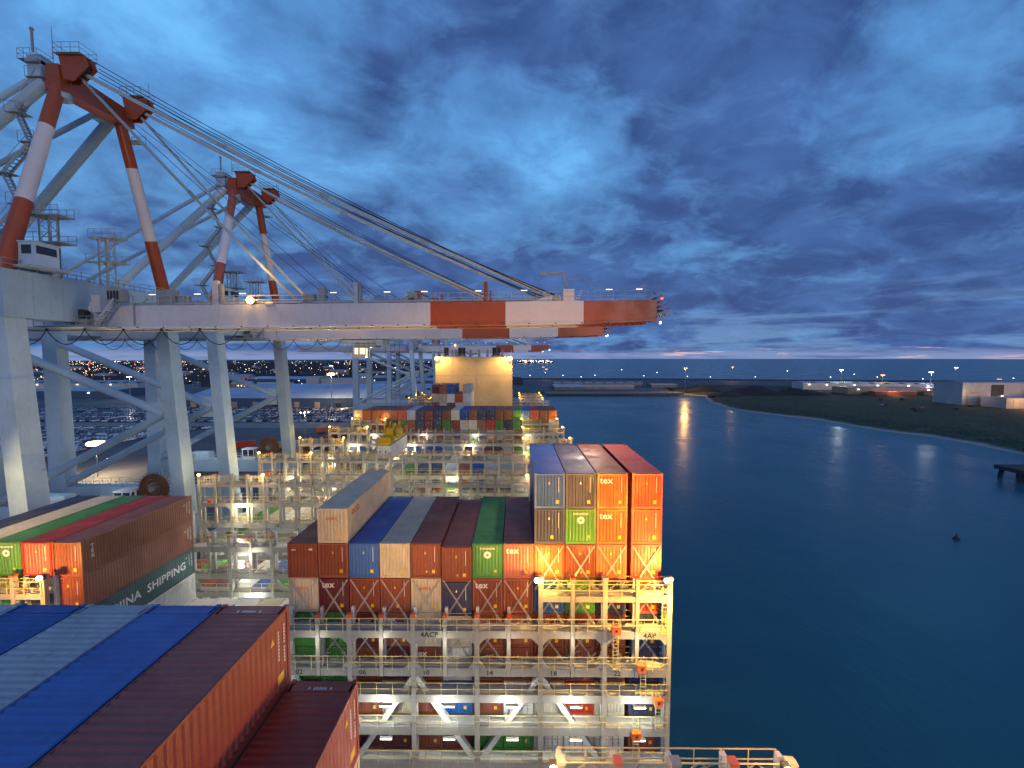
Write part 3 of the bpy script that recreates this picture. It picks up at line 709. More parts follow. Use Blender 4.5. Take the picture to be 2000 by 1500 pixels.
# real lamps of the bridges: sodium floods and white strip lighting
for k in (0, 1, 3, 4, 5, 6, 7, 8, 9, 11.4, 12.3, 13.2):
    far = 1 if k < 8 else .8
    for x in (PX[0] - .5, PX[4] + .3, PX[20] - .2, PX[24] + .5):
        if k == 0:
            if x > 0: point((x, F(k) - .6, -16.6), 420, SODIUM, .15)
            continue
        if k == 1 and x < -20 and x > -40: continue
        point((x, F(k) - .75, -17.0), (2600 if k == 1 and x > 4 else (900 if k == 1 else 420)) * far, (1, .60, .12) if k != 3 else WARM, .15)
for k in range(0, 10):
    for x in (-40.9, -31.2, -21.5, -16.8, -11.6, -6.5, -1.5, 3.6, 8.7) if k in (1, 2) else (-41.8, -27.3, -12.5, 2.7):
        if k == 0 and x < -8: continue
        for zz in (-27.9, -22.6):
            wt = (280 if zz < -25 else 60) if k == 1 else ((420 if zz < -25 else 200) if k == 2 else (1000 if zz < -25 else 800) if k < 7 else (500 if zz < -25 else 260))
            point((x + .9, F(k) - (.9 if k < 3 else .6), zz), wt, WHITE if zz < -25 else ((1, .86, .52) if k in (3, 4, 5, 6) else (1, .93, .76)), .2)
# forward floods on the nearest bridge, shining aft on the container fronts; the middle pair is added fill
spot((11.8, 17.6, -15.4), (6.5, 36, -11.5), 33000, (1, .43, .04), 62, .3)
spot((2.0, 17.6, -15.6), (1.5, 36, -15), 5000, (1, .44, .05), 66, .3)
spot((-13, 17.6, -15.4), (-13, 36, -13.2), 7000, (1, .50, .14), 58, .3); spot((-6, 17.6, -15.4), (-6, 36, -13.2), 6000, (1, .48, .10), 58, .3)  # pair added to warm the central stack, no lamp fittings stand here
spot((-37.9, 30.6, -17.0), (-39.5, 35, -17), 2600, SODIUM, 150, .2)
spot((4.5, 16.5, -14.5), (-7.5, 11, -12), 3200, SODIUM, 110, .4)
spot((12.9, 31.2, -17.6), (8.0, 33.6, -26), 8500, (1, .58, .10), 120, .25)
# floods hung under the first crane's boom and on its portal, shining down on ship and boxes
spot((9, 50.5, 3.6), (7.5, 41, -9), 9000, (1, .74, .60), 70, .4)
spot((-12, 53.5, 3.4), (-14, 62, -20), 9000, (1, .86, .60), 95, .4)
spot((-28, 53.5, 3.4), (-28, 60, -20), 9000, (1, .86, .60), 95, .4)
spot((-50.6, 33.0, -7.5), (-42, 44, -15), 5200, (1, .66, .28), 100, .3)
spot((-49.0, 38.0, -9.5), (-52.5, 43.4, -16), 900, (1, .60, .22), 80, .3)
# lashing rods crossed over the container fronts
rod_i = 0
def rods(x0, x1, y, z0, z1, lab, grp):
    for a, c in ((x0, x1), (x1, x0)):
        for s in (-.06, .06):
            o = one(lambda b: (b.tube((a + s, y - .18, z0), (c + s * .5, y - .06, z1), .026, M['rod'], 5), b.tube((a + s, y - .2, z0 - .1), (a + s + (c - a) * .18, y - .17, z0 + (z1 - z0) * .18), .045, M['rod'], 5)), 'lashing_rod')
            tag(o, lab, 'lashing rod', grp)
for j in range(12):
    x1 = xr(j) - (.28 if j >= 1 else 0) - .1; x0 = x1 - CW + .2
    if j <= 3:
        rods(x0, x1, Y2, -18.6, -15.1, 'steel lashing rod crossed over the orange-lit third-layer containers', 'lashing rods over the third layer')
        rods(x0, x1, Y2, -21.5, -18.0, 'steel lashing rod crossed behind the raised yellow-lit walkway', 'lashing rods behind the raised walkway')
        rods(x0, x1, Y2, -24.6, -21.6, 'steel lashing rod crossed in the openings below the raised walkway', 'lashing rods in the lower openings')
    else:
        rods(x0, x1, Y2, -21.4, -18.0, 'steel lashing rod crossed over the fourth-layer containers of the central stack', 'lashing rods over the fourth layer')
        if j in (5, 6, 8, 9, 10): rods(x0, x1, Y2, -24.6, -21.6, 'steel lashing rod in the openings under the stencilled 4ACP beam', 'lashing rods under the central walkway')

# ------------------------------------------------------------------ ship-to-shore cranes
C0 = V((-52, 54.6, -46))
def crane():
    cr = empty('gantry_crane', C0)
    def P(fn, name, par=None, m=None):
        b = MB(); fn(b); b.v = [(x - C0.x, y - C0.y, z_ - C0.z) for x, y, z_ in b.v]; return b.build(name, par or cr)
    K = M['crane']; YN, YF = 44.4, 64.9; XWl = -52.0; XLd = -80.0
    for x, wx in ((XWl, 1.9), (XLd, 2.6)):
        for y in (YN, YF):
            def leg(b):
                xb = x + (1.7 if x > -60 else 0); x_ = x
                b.beam((x, y, 4.2), (xb, y, -24), wx * .92, 2.0, K, wx * 1.08, 2.3, up=(0, 1, 0)); b.beam((xb, y, -24), (xb, y, -43.8), wx * 1.25, 2.5, K, wx * 1.25, 2.5, up=(0, 1, 0))
                for z_ in (-2, -10, -17): xq = lerp(x_, xb, (4.2 - z_) / 28.2); b.box(xq - wx * .53, xq + wx * .53, y - 1.17, y + 1.17, z_, z_ + .05, K)
            P(leg, 'leg')
    for x in (XWl, XLd):
        P(lambda b: b.box(x - 1.1 + (1.7 if x > -60 else 0), x + 1.1 + (1.7 if x > -60 else 0), YN - 3, YF + 3, -44.2, -42.4, K), 'sill_beam')
        for y in (YN, YF):
            def bog(b, x=x + (1.7 if x > -60 else 0)):
                b.box(x - .6, x + .6, y - 5.5, y + 5.5, -44.9, -44.2, M['csteel'])
                for q in range(8): b.tube((x - .3, y - 4.9 + q * 1.4, -45.45), (x + .3, y - 4.9 + q * 1.4, -45.45), .45, M['dark'], 10)
            P(bog, 'bogie')
        def top(b):
            b.box(x - 1.15, x + 1.15, YN - 1.2, YF + 1.2, 4.2, 9.0, K)
            for y in range(46, 65, 3): b.box(x - 1.18, x + 1.18, y, y + .06, 4.2, 9.0, K)
        P(top, 'cross_girder')
        def toprail(b):
            for y in (YN - 1.1,): pass
            for xx in (x - 1.1, x + 1.1):
                for dz in (.5, 1.05): b.beam((xx, YN - 1.1, 9 + dz), (xx, YF + 1.1, 9 + dz), .05, .05, M['csteel'])
                for q in range(15): b.beam((xx, YN - 1.1 + q * 1.6, 9), (xx, YN - 1.1 + q * 1.6, 10.05), .05, .05, M['csteel'])
        P(toprail, 'railing')
    for y in (YN, YF):
        def pb(b): b.box(XLd, XWl, y - 1.05, y + 1.05, -25.0, -22.4, K)
        P(pb, 'portal_beam')
        def pr_(b):
            for yy in (y - 1.0, y + 1.0):
                for dz in (.5, 1.05): b.beam((XLd + 1.5, yy, -22.4 + dz), (XWl - 1.2, yy, -22.4 + dz), .05, .05, M['cwhite'])
                for q in range(18): b.beam((XLd + 1.5 + q * 1.49, yy, -22.4), (XLd + 1.5 + q * 1.49, yy, -21.35), .05, .05, M['cwhite'])
        P(pr_, 'railing')
        node = (XWl - .9, y, -8.4)
        P(lambda b: (b.tube((XLd, y, 3.0), node, .62, K, 12), b.box(XWl - 3.1, XWl - .9, y - .12, y + .12, -10.2, -6.6, K)), 'brace')
        P(lambda b: b.tube((XLd, y, -22.5), node, .62, K, 12), 'brace')
        s = 1 if y == YN else -1
        # front mast leg in red and white bands, thick back leg, rear stay
        a = V((XWl, y, 9.0)); ap = V((XWl, 51.2 if s > 0 else 58.6, 31.5))
        def mast(b):
            for z0, z1, m in ((0, .34, M['cred']), (.34, .74, M['cwhite']), (.74, 1.0, M['cred'])): b.tube(a.lerp(ap, z0), a.lerp(ap, z1), .80 - .16 * z0, m, 18, .80 - .16 * z1)
        P(mast, 'mast_leg')
        P(lambda b: b.tube((XWl - 1.4, ap.y - .3 * s, 31.2), (XWl - (25 if s > 0 else 31.5), y + 1.2 * s, 6.3), .64, K, 16), 'back_leg')
        P(lambda b: (b.tube((XWl - 1, ap.y, 33), (-104, 52.6 if s > 0 else 57, 6.8), .33, K, 8)), 'rear_stay')
    # trolley girders, boom, bands
    def sl(x): return 3.72 + .0098 * (x + 50)
    for y0 in (51.9, 56.3):
        y1 = y0 + 1.35
        P(lambda b: (b.box(-112, -50.6, y0, y1, 3.8, 6.2, M['boom']), b.box(-112, -50.6, y0 - .15, y1 + .15, 3.55, 3.8, M['csteel'])), 'trolley_girder')
        def boom(b):
            for x0, x1, m in ((-49.8, -10.1, M['boom']), (-10.1, -1.2, M['cred']), (-1.2, 8.0, M['cwhite']), (8.0, 16.6, M['cred'])):
                z0, z1 = sl(x0), sl(x1); e = .25 if x1 > 16 else 0
                b.add([(x0, y0, z0), (x1, y0, z1 + e), (x1, y0, z1 + 2.5), (x0, y0, z0 + 2.5), (x0, y1, z0), (x1, y1, z1 + e), (x1, y1, z1 + 2.5), (x0, y1, z0 + 2.5)],
                      [(0, 1, 2, 3), (7, 6, 5, 4), (3, 2, 6, 7), (4, 5, 1, 0), (1, 5, 6, 2), (0, 3, 7, 4)], m)
                rm = M['cwhite'] if m is M['boom'] else m
                b.add([(x0, y0 - .18, z0 - .22), (x1, y0 - .18, z1 - .22 + e), (x1, y0 - .18, z1 - .004 + e), (x0, y0 - .18, z0 - .004), (x0, y1 + .3, z0 - .22), (x1, y1 + .3, z1 - .22 + e), (x1, y1 + .3, z1 - .004 + e), (x0, y1 + .3, z0 - .004)],
                      [(0, 1, 2, 3), (7, 6, 5, 4), (3, 2, 6, 7), (4, 5, 1, 0), (1, 5, 6, 2), (0, 3, 7, 4)], rm)
            for q in range(21):
                x = -48 + q * 3.1; m = M['boom'] if x < -10.3 else (M['cred'] if x < -1.3 or x > 8 else M['cwhite'])
                b.box(x, x + .06, y0 - .012, y0, sl(x) + .02, sl(x) + 2.45, m); b.box(x - .1, x + .1, y0 - .24, y0 - .18, sl(x) - .18, sl(x) - .06, M['dark'])
            b.add([(-56, y0 + .1, 6.0), (-49.5, y0 + .1, sl(-49)), (-49.5, y0 + .1, sl(-49) + 2.5), (-56, y0 + .1, 8.6), (-56, y1 - .1, 6.0), (-49.5, y1 - .1, sl(-49)), (-49.5, y1 - .1, sl(-49) + 2.5), (-56, y1 - .1, 8.6)], [(0, 1, 2, 3), (7, 6, 5, 4), (3, 2, 6, 7), (4, 5, 1, 0), (1, 5, 6, 2), (0, 3, 7, 4)], M['boom'])
        P(boom, 'boom')
        def brail(b):
            ys = y0 + .1 if y0 < 54 else y1 - .1
            for dz in (.55, 1.1): b.beam((-47, ys, sl(-47) + 2.5 + dz), (16, ys, sl(16) + 2.5 + dz), .045, .045, M['csteel'])
            for q in range(43): x = -47 + q * 1.5; b.beam((x, ys, sl(x) + 2.5), (x, ys, sl(x) + 3.6), .045, .045, M['csteel'])
            # cable tray and pipes along the walkway
            b.beam((-46, ys + (.5 if y0 < 54 else -.5), sl(-46) + 2.75), (4, ys + (.5 if y0 < 54 else -.5), sl(4) + 2.75), .35, .25, M['csteel'])
        P(brail, 'railing')
    def ties(b):
        for q in range(15): x = -46 + q * 4.3; b.box(x - .25, x + .25, 53.25, 56.3, sl(x) + .5, sl(x) + 1.6, M['boom'])
        b.box(16.0, 16.7, 53.25, 56.3, sl(16) + .2, sl(16) + 2.4, M['cred'])
    P(ties, 'cross_tie')
    # lamps, posts and machinery on the boom walkway
    rq = random.Random(5)
    for x in (-44, -38.5, -33, -22, -15.5, -11, -4.5, 1, 11.2, 14.8):
        P(lambda b: (b.beam((x, 53, sl(x) + 2.5), (x, 53, sl(x) + 3.9), .05, .05, M['csteel']), b.box(x - .38, x + .38, 52.9, 53.0, sl(x) + 3.9, sl(x) + 3.97, M['e_walk'])), 'walkway_lamp')
    for x in (-27, -8, 5): P(lambda b: b.box(x - .5, x + .5, 51.8, 51.9, sl(x) - .18, sl(x) - .10, M['e_farw']), 'girder_lamp')
    def mach(b):
        for x, y, wx, hz in ((-43, 52.3, 2.2, 1.9), (-40.5, 52.4, 1.0, 1.2), (-25.4, 52.3, 1.3, 1.3), (-23.6, 52.4, .8, 2.0), (-13.5, 52.4, 1.4, .7), (-12.8, 52.4, .9, 1.3), (-10, 52.4, .6, .7), (-9, 52.4, .3, .9), (-7, 52.4, .5, .5), (-43, 57, 2.0, 1.2)):
            m = M['cred'] if x > -10.1 else M['csteel']
            b.box(x, x + wx, y, y + .9, sl(x) + 2.5, sl(x) + 2.5 + hz, m)
        for q in range(26):
            x = rq.uniform(-46, 4); b.beam((x, 52.6, sl(x) + 2.55), (x + rq.uniform(.6, 2.4), 52.6 + rq.uniform(0, .5), sl(x) + 2.6 + rq.uniform(0, .9)), .09, .09, M['csteel'])
        b.box(-36.2, -35.5, 52.2, 52.7, sl(-36), sl(-36) + 5.4, M['boom']); b.box(-35.3, -35.0, 52.2, 52.7, sl(-36) + 2.5, sl(-36) + 5.0, M['csteel'])
        b.box(-19.3, -18.8, 52.2, 52.7, sl(-19) + 2.5, sl(-19) + 5.0, M['boom']); b.box(-18.6, -18.4, 52.2, 52.7, sl(-19) + 2.5, sl(-19) + 4.6, M['csteel'])
        b.box(-3.8, -3.35, 52.2, 52.7, sl(-3) + 2.5, sl(-3) + 4.9, M['cred']); b.box(-3.1, -2.9, 52.2, 52.7, sl(-3) + 2.5, sl(-3) + 3.8, M['cred'])
    P(mach, 'deck_machinery')
    def sheave(b):
        b.box(5.6, 6.9, 52.0, 53.2, sl(6) + 2.5, sl(6) + 3.9, M['cwhite']); b.add([(1.5, 52.3, sl(2) + 2.5), (5.6, 52.3, sl(5) + 2.5), (5.2, 52.3, sl(5) + 3.2), (4.2, 52.3, sl(5) + 3.2), (1.5, 53.0, sl(2) + 2.5), (5.6, 53.0, sl(5) + 2.5), (5.2, 53.0, sl(5) + 3.2), (4.2, 53.0, sl(5) + 3.2)], [(0, 1, 2, 3), (7, 6, 5, 4), (3, 2, 6, 7), (0, 3, 7, 4), (1, 5, 6, 2)], M['cwhite'])
        b.tube((4.8, 52.1, sl(5) + 2.9), (4.8, 53.1, sl(5) + 2.9), .42, M['csteel'], 14)
        for q in range(5): b.beam((7.0 + q * .18, 52.5, sl(6) + 2.6 + q * .28), (7.7 + q * .05, 52.5, sl(6) + 2.6 + q * .28), .05, .12, M['cwhite'])
        b.beam((6.2, 52.6, sl(6) + 3.9), (5.6, 52.6, sl(6) + 5.9), .22, .22, M['csteel']); b.beam((5.9, 52.6, sl(6) + 5.9), (2.9, 52.6, sl(6) + 5.8), .16, .3, M['csteel'])
        b.beam((6, 52.6, sl(6) + 5.2), (8.2, 52.6, sl(6) + 5.2), .05, .05, M['csteel']); b.beam((8.2, 52.6, sl(6) + 5.3), (9.6, 52.6, sl(6) + 3.7), .05, .05, M['csteel'])
    P(sheave, 'stay_bracket')
    def tip(b):
        for q in range(5):
            x = 16.6 + q * .32; zz = sl(16) + 2.9 - q * .5
            b.box(16.6, x + .4, 52.1, 57.4, zz - .05, zz, M['csteel']); 
            for y in (52.1, 54.7, 57.4): b.beam((x + .4, y, zz - .05), (x + .4, y, zz + .7), .05, .05, M['cred'])
            b.beam((x + .4, 52.1, zz + .7), (x + .4, 57.4, zz + .7), .05, .05, M['cred']); b.beam((16.6, 52.1, zz - .5), (x + .4, 52.1, zz), .07, .07, M['cred'])
        for q in range(7): b.beam((16.6, 52.0, sl(16) + .4 + q * .35), (17.5, 52.0, sl(16) + .2 + q * .38), .04, .04, M['csteel'])
        b.beam((15.3, 52.2, sl(16) + 2.5), (15.3, 52.2, sl(16) + 4.3), .05, .05, M['csteel']); b.beam((15.3, 52.2, sl(16) + 4.3), (17.2, 52.2, sl(16) + 3.1), .05, .05, M['csteel']); b.beam((13.6, 52.2, sl(16) + 3.6), (15.3, 52.2, sl(16) + 4.3), .05, .05, M['csteel'])
    P(tip, 'tip_platform')
    P(lambda b: b.sphere((17.3, 52.2, sl(16) + 2.7), .14, M['e_red'], 8, 5), 'beacon')
    P(lambda b: [b.sphere((17.2 + q * .35, 52.4 + q, sl(16) - .15 + q * .12), .12, M['e_farw'], 8, 5) for q in range(3)], 'tip_lamp')
    # the head of the A-frame
    def head(b):
        c = M['cred']
        vs = [(-52.9, 50.4, 30.2), (-51.1, 50.4, 30.2), (-51.1, 60.0, 30.7), (-52.9, 60.0, 30.7), (-52.7, 50.4, 33.0), (-51.3, 50.4, 33.0), (-51.3, 60.0, 32.8), (-52.7, 60.0, 32.8)]
        b.add(vs, [(0, 3, 2, 1), (4, 5, 6, 7), (0, 1, 5, 4), (1, 2, 6, 5), (2, 3, 7, 6), (3, 0, 4, 7)], c)
        for y in (50.6, 58.6):
            for dy in (0, 1.0):
                yy = y + dy; b.add([(-51, yy, 31.4), (-49.9, yy, 31.3), (-48.1, yy, 32.9), (-48.4, yy, 33.9), (-51.4, yy, 34.0), (-51, yy + .18, 31.4), (-49.9, yy + .18, 31.3), (-48.1, yy + .18, 32.9), (-48.4, yy + .18, 33.9), (-51.4, yy + .18, 34.0)],
                      [(4, 3, 2, 1, 0), (5, 6, 7, 8, 9), (0, 1, 6, 5), (1, 2, 7, 6), (2, 3, 8, 7), (3, 4, 9, 8)], c)
            b.tube((-49.2, y + .1, 33.1), (-49.2, y + 1.1, 33.1), .7, M['dark'], 14); b.tube((-50.5, y + .1, 33.7), (-50.5, y + 1.1, 33.7), .6, M['dark'], 14)
        b.box(-54.6, -53.2, 50, 60, 33.0, 33.3, M['csteel']); b.box(-54.8, -53.2, 50.4, 52.6, 30.8, 34.0, M['crane']); b.box(-54.6, -53.2, 57.4, 59.4, 30.8, 33.6, M['crane'])
        b.tube((-52.1, 51.3, 29.6), (-52.1, 51.3, 30.3), 1.0, M['crane'], 16)
    P(head, 'mast_head')
    for y0, y1, zz, x0, x1 in ((50.2, 52.3, 34.05, -51.6, -48.6), (58.2, 60.3, 34.05, -51.4, -48.6), (50.0, 51.8, 33.3, -55.4, -53.2)):
        def hrail(b):
            m = M['csteel']
            b.box(x0, x1, y0, y1, zz, zz + .06, m)
            for xx in (x0, x1):
                for dz in (.55, 1.1): b.beam((xx, y0, zz + dz), (xx, y1, zz + dz), .04, .04, m)
            for yy in (y0, y1):
                for dz in (.55, 1.1): b.beam((x0, yy, zz + dz), (x1, yy, zz + dz), .04, .04, m)
                for q in range(4): b.beam((lerp(x0, x1, q / 3), yy, zz), (lerp(x0, x1, q / 3), yy, zz + 1.1), .04, .04, m)
        P(hrail, 'mast_platform')
    m = M['csteel']
    P(lambda b: (b.beam((-53.6, 50, 34), (-53.6, 50, 36.3), .18, .18, m), b.sphere((-53.6, 50, 36.4), .22, m)), 'aerial')
    P(lambda b: b.beam((-51.9, 50.5, 33.5), (-51.9, 50.5, 37.0), .08, .08, m, .03, .03), 'aerial')
    P(lambda b: b.beam((-48.6, 59.5, 34.6), (-48.6, 59.5, 36.2), .05, .05, m), 'aerial')
    P(lambda b: (b.box(-52.3, -50.4, 59.6, 60.8, 29.0, 29.12, m), b.beam((-50.4, 60.8, 29), (-50.4, 60.8, 30.1), .05, .05, m), b.beam((-52.3, 60.8, 30.1), (-50.4, 60.8, 30.1), .05, .05, m), b.beam((-52.3, 60.8, 29), (-52.3, 60.8, 30.1), .05, .05, m)), 'mast_platform')
    # stays and ropes
    def cat(p, q, sag, n=14):
        p, q = V(p), V(q); return [p.lerp(q, i / n) - V((0, 0, 1)) * sag * 4 * (i / n) * (1 - i / n) for i in range(n + 1)]
    for y in (51.4, 59.2):
        ye = 52.6 if y < 55 else 57.0
        def st(b):
            pts = cat((-49.6, y, 32.6), (4.8, ye, sl(5) + 2.95), .9)
            for a_, c_ in zip(pts, pts[1:]): b.beam(a_, c_, .14, .40, M['stay'])
            for f in (.3, .52, .75): q = pts[int(f * 14)]; b.beam(q - V((.5, 0, -.225)), q + V((.5, 0, -.225)), .2, .48, M['csteel'])
        P(st, 'forestay')
        def st2(b):
            pts = cat((-49.9, y, 32.2), (-26, ye, sl(-26) + 2.7), .3, 8)
            for a_, c_ in zip(pts, pts[1:]): b.beam(a_, c_, .13, .30, M['stay'])
            q = pts[4]; b.beam(q - V((.4, 0, -.45)), q + V((.4, 0, -.45)), .2, .4, M['csteel'])
        P(st2, 'forestay')
        for q in range(4):
            P(lambda b: b.path(cat((-48.3, y + .2 + (q % 2) * .5, 33.9 - q * .45), (3.2 + q * .7, ye + (q % 2) * .4 - .2, sl(5) + 3.5 - q * .12), .9 + q * .12, 12), .045, M['rope'], 5), 'hoist_rope')
        P(lambda b: b.path(cat((-49.2, y, 31.5), (-22, ye, sl(-22) + 2.9), .5, 8), .035, M['rope'], 5), 'hoist_rope')
        P(lambda b: b.path(cat((-49.2, y, 31.2), (-16, ye, sl(-16) + 2.9), .6, 8), .03, M['rope'], 5), 'hoist_rope')
    # stairs and landings up the near back leg
    def stairs(b):
        m = M['csteel']; pts = [(-53.4, 45.6, 9.4), (-55.8, 46.6, 13.0), (-53.5, 47.4, 16.6), (-55.9, 48.2, 20.2), (-53.6, 49.0, 23.8), (-55.8, 49.8, 27.4), (-53.9, 50.4, 31.5)]
        for p, q in zip(pts, pts[1:]):
            b.beam(p, q, .06, .3, m); b.beam(V(p) + V((0, .7, 0)), V(q) + V((0, .7, 0)), .06, .3, m)
            for i in range(9): c_ = V(p).lerp(V(q), i / 9) ; b.box(c_.x - .14, c_.x + .14, c_.y, c_.y + .7, c_.z, c_.z + .03, m)
            b.beam(V(p) + V((0, 0, 1)), V(q) + V((0, 0, 1)), .04, .04, m)
            b.box(q[0] - .9, q[0] + .9, q[1] - .3, q[1] + 1.0, q[2] - .08, q[2], m)
            for e in (-.9, .9): b.beam((q[0] + e, q[1] - .3, q[2]), (q[0] + e, q[1] - .3, q[2] + 1.1), .04, .04, m)
            b.beam((q[0] - .9, q[1] - .3, q[2] + 1.1), (q[0] + .9, q[1] - .3, q[2] + 1.1), .04, .04, m)
    P(stairs, 'stairway')
    # light towers on the cross girder
    for y, zb, dz in ((48.3, 9.0, 6.4), (55.0, 8.2, 6.6)):
        def tw(b):
            m = M['csteel']; X = -51.2; z1 = zb + dz * .55; z2 = zb + dz
            for sx in (-.55, .55):
                for sy in (-.5, .5): b.beam((X + sx, y + sy, zb - .1), (X + sx, y + sy, z2), .12, .12, m)
            n = 8
            for q in range(n):
                za, zb_ = lerp(zb, z2, q / n), lerp(zb, z2, (q + 1) / n); s = .55 if q % 2 else -.55
                b.beam((X - s, y - .5, za), (X + s, y - .5, zb_), .06, .06, m); b.beam((X + .55, y - s * .9, za), (X + .55, y + s * .9, zb_), .06, .06, m)
            for zz, xa, xb in ((z1, X - 1.8, X + 2.1), (z2, X - 1.4, X + 2.0)):
                b.box(xa, xb, y - .9, y + .9, zz, zz + .14, m)
                for yy in (y - .9, y + .9):
                    for h_ in (.55, 1.1): b.beam((xa, yy, zz + h_), (xb, yy, zz + h_), .04, .04, m)
                    for q in range(5): b.beam((lerp(xa, xb, q / 4), yy, zz), (lerp(xa, xb, q / 4), yy, zz + 1.1), .04, .04, m)
            b.beam((X + 1.8, y - .9, z1), (X + 1.8, y - .9, z2), .06, .06, m); b.beam((X + 1.2, y - .9, z1), (X + 1.2, y - .9, z2), .05, .05, m)
        P(tw, 'light_tower')
    # cabin on the waterside girder with a landing
    def cab(b):
        k_ = M['crane']; b.box(-52.0, -49.7, 45.2, 47.8, 9.6, 12.0, k_); b.box(-49.72, -49.66, 45.5, 47.5, 10.9, 11.7, M['glass']); b.box(-50.9, -49.9, 45.16, 45.2, 10.8, 11.7, M['glass']); b.box(-52.4, -49.3, 44.6, 48.6, 9.35, 9.6, M['csteel'])
        b.box(-52.1, -49.6, 45.1, 47.9, 12.0, 12.12, k_)
    P(cab, 'machinery_cabin')
    # hinge platform, stair and drum beside the boom foot
    def hinge(b):
        m = M['csteel']; b.box(-55.5, -46.8, 50.0, 51.7, 3.6, 3.75, m)
        for dz in (.55, 1.1): b.beam((-55.5, 50.0, 3.75 + dz), (-46.8, 50.0, 3.75 + dz), .05, .05, m)
        for q in range(8): b.beam((-55.5 + q * 1.24, 50.0, 3.75), (-55.5 + q * 1.24, 50.0, 4.85), .05, .05, m)
        for s in (0, .8): b.beam((-48.8, 50.4 + s, 3.9), (-46.4, 50.4 + s, 6.9), .06, .25, M['boom'])
        for q in range(10): b.box(-48.8 + q * .24, -48.5 + q * .24, 50.4, 51.2, 3.9 + q * .3, 3.94 + q * .3, m)
        b.tube((-50.6, 50.6, 5.2), (-50.6, 51.4, 5.2), .5, M['dark'], 14); b.box(-51.4, -49.9, 50.7, 51.6, 3.8, 4.6, m); b.box(-49.6, -48.6, 51.0, 51.7, 5.4, 7.4, M['boom'])
        b.box(-47.4, -45.8, 50.6, 51.8, 6.6, 8.1, m)
        for q in range(4): b.box(-47.3 + q * .36, -47.06 + q * .36, 50.55, 50.6, 6.8, 7.8, M['glass'])
        b.beam((-45.2, 51.6, 3.9), (-45.2, 51.6, 7.4), .09, .09, m); b.beam((-45.2, 51.6, 7.4), (-46.6, 51.4, 7.9), .07, .07, m); b.box(-47.0, -46.2, 51.2, 51.5, 7.85, 7.95, M['e_walk'])
    P(hinge, 'hinge_platform')
    for x in (-54.2, -51.6): P(lambda b: (b.beam((x - .3, 50.0, 4.8), (x - .3, 50.0, 5.9), .05, .05, M['csteel']), b.box(x - .55, x + .35, 49.9, 50.1, 5.9, 5.98, M['e_walk'])), 'walkway_lamp')
    # trolley, cab and festoon
    def trol(b):
        m = M['crane']; b.box(-33.5, -25.5, 52.2, 57.3, 3.0, 3.5, m); b.box(-31, -27, 53.2, 56.3, 2.2, 3.0, M['csteel']); b.box(-26.5, -25.3, 52.2, 57.3, 2.5, 3.6, m)
        for q in range(9): b.beam((-33.5 + q, 52.15, 2.4), (-33.5 + q, 52.15, 3.3), .05, .05, M['cwhite'])
        b.beam((-33.5, 52.15, 2.6), (-25.5, 52.15, 2.6), .05, .05, M['cwhite'])
    trolley = P(trol, 'trolley')
    def ocab(b):
        m = M['cwhite']; x0, x1, y0, y1 = -31.2, -28.9, 52.6, 55.0
        b.box(x0, x1, y0, y1, .15, .30, m); b.box(x0, x1, y0, y1, 2.0, 2.2, m)
        for x in (x0, x1):
            for y in (y0, y1): b.box(min(x, x + .12), max(x, x + .12), min(y, y + .12), max(y, y + .12), .3, 2.0, m)
        b.box(x0 + .13, x1, y0 + .02, y0 + .06, .3, .8, m); b.box(x0 + .2, x1 - .2, y0 + .3, y1 - .3, .3, 1.95, M['e_win']); b.box(x0 - 1.2, x1 + 1.6, y0 - .3, y1, .05, .14, m); b.box(x0 + 1.0, x0 + 1.3, y0 + .01, y0 + .08, .3, 2, m)
        for dz in (.6, 1.1): b.beam((x0 - 1.2, y0 - .3, dz + .1), (x1 + 1.6, y0 - .3, dz + .1), .04, .04, m)
        for q in range(6): b.beam((x0 - 1.2 + q, y0 - .3, .1), (x0 - 1.2 + q, y0 - .3, 1.2), .04, .04, m)
    P(ocab, 'operator_cab')
    def fest(b):
        x = -79.0
        while x < -34:
            n = 8; w_ = 4.6 if x < -55 else 4.6
            b.path([(x + w_ * i / n, 52.0 - .15, 3.4 - 1.75 * 4 * (i / n) * (1 - i / n)) for i in range(n + 1)], .055, M['rope'], 5); b.box(x - .12, x + .12, 51.8, 51.95, 3.3, 3.6, M['dark']); x += w_
    P(fest, 'festoon_cable')
    # cable reel and driver's hut on the portal beam
    def reel(b):
        c = (-54.9, YF - .2, -19.7)
        for q in range(26):
            a_ = 2 * math.pi * q / 26; e = V((math.cos(a_), 0, math.sin(a_)))
            for y in (-.35, .35): b.beam(V(c) + e * .4 + V((0, y, 0)), V(c) + e * 2.45 + V((0, y, 0)), .08, .05, M['reel'])
        for r_ in (1.2, 1.7, 2.1): b.path([(c[0] + r_ * math.cos(2 * math.pi * q / 24), c[1], c[2] + r_ * math.sin(2 * math.pi * q / 24)) for q in range(25)], .2, M['reel'], 6)
        b.tube((c[0], c[1] - .7, c[2]), (c[0], c[1] + .7, c[2]), .4, M['csteel'], 12); b.beam((c[0], c[1] + .6, -22.4), (c[0], c[1] + .6, c[2]), .4, .4, M['crane'])
    P(reel, 'cable_reel')
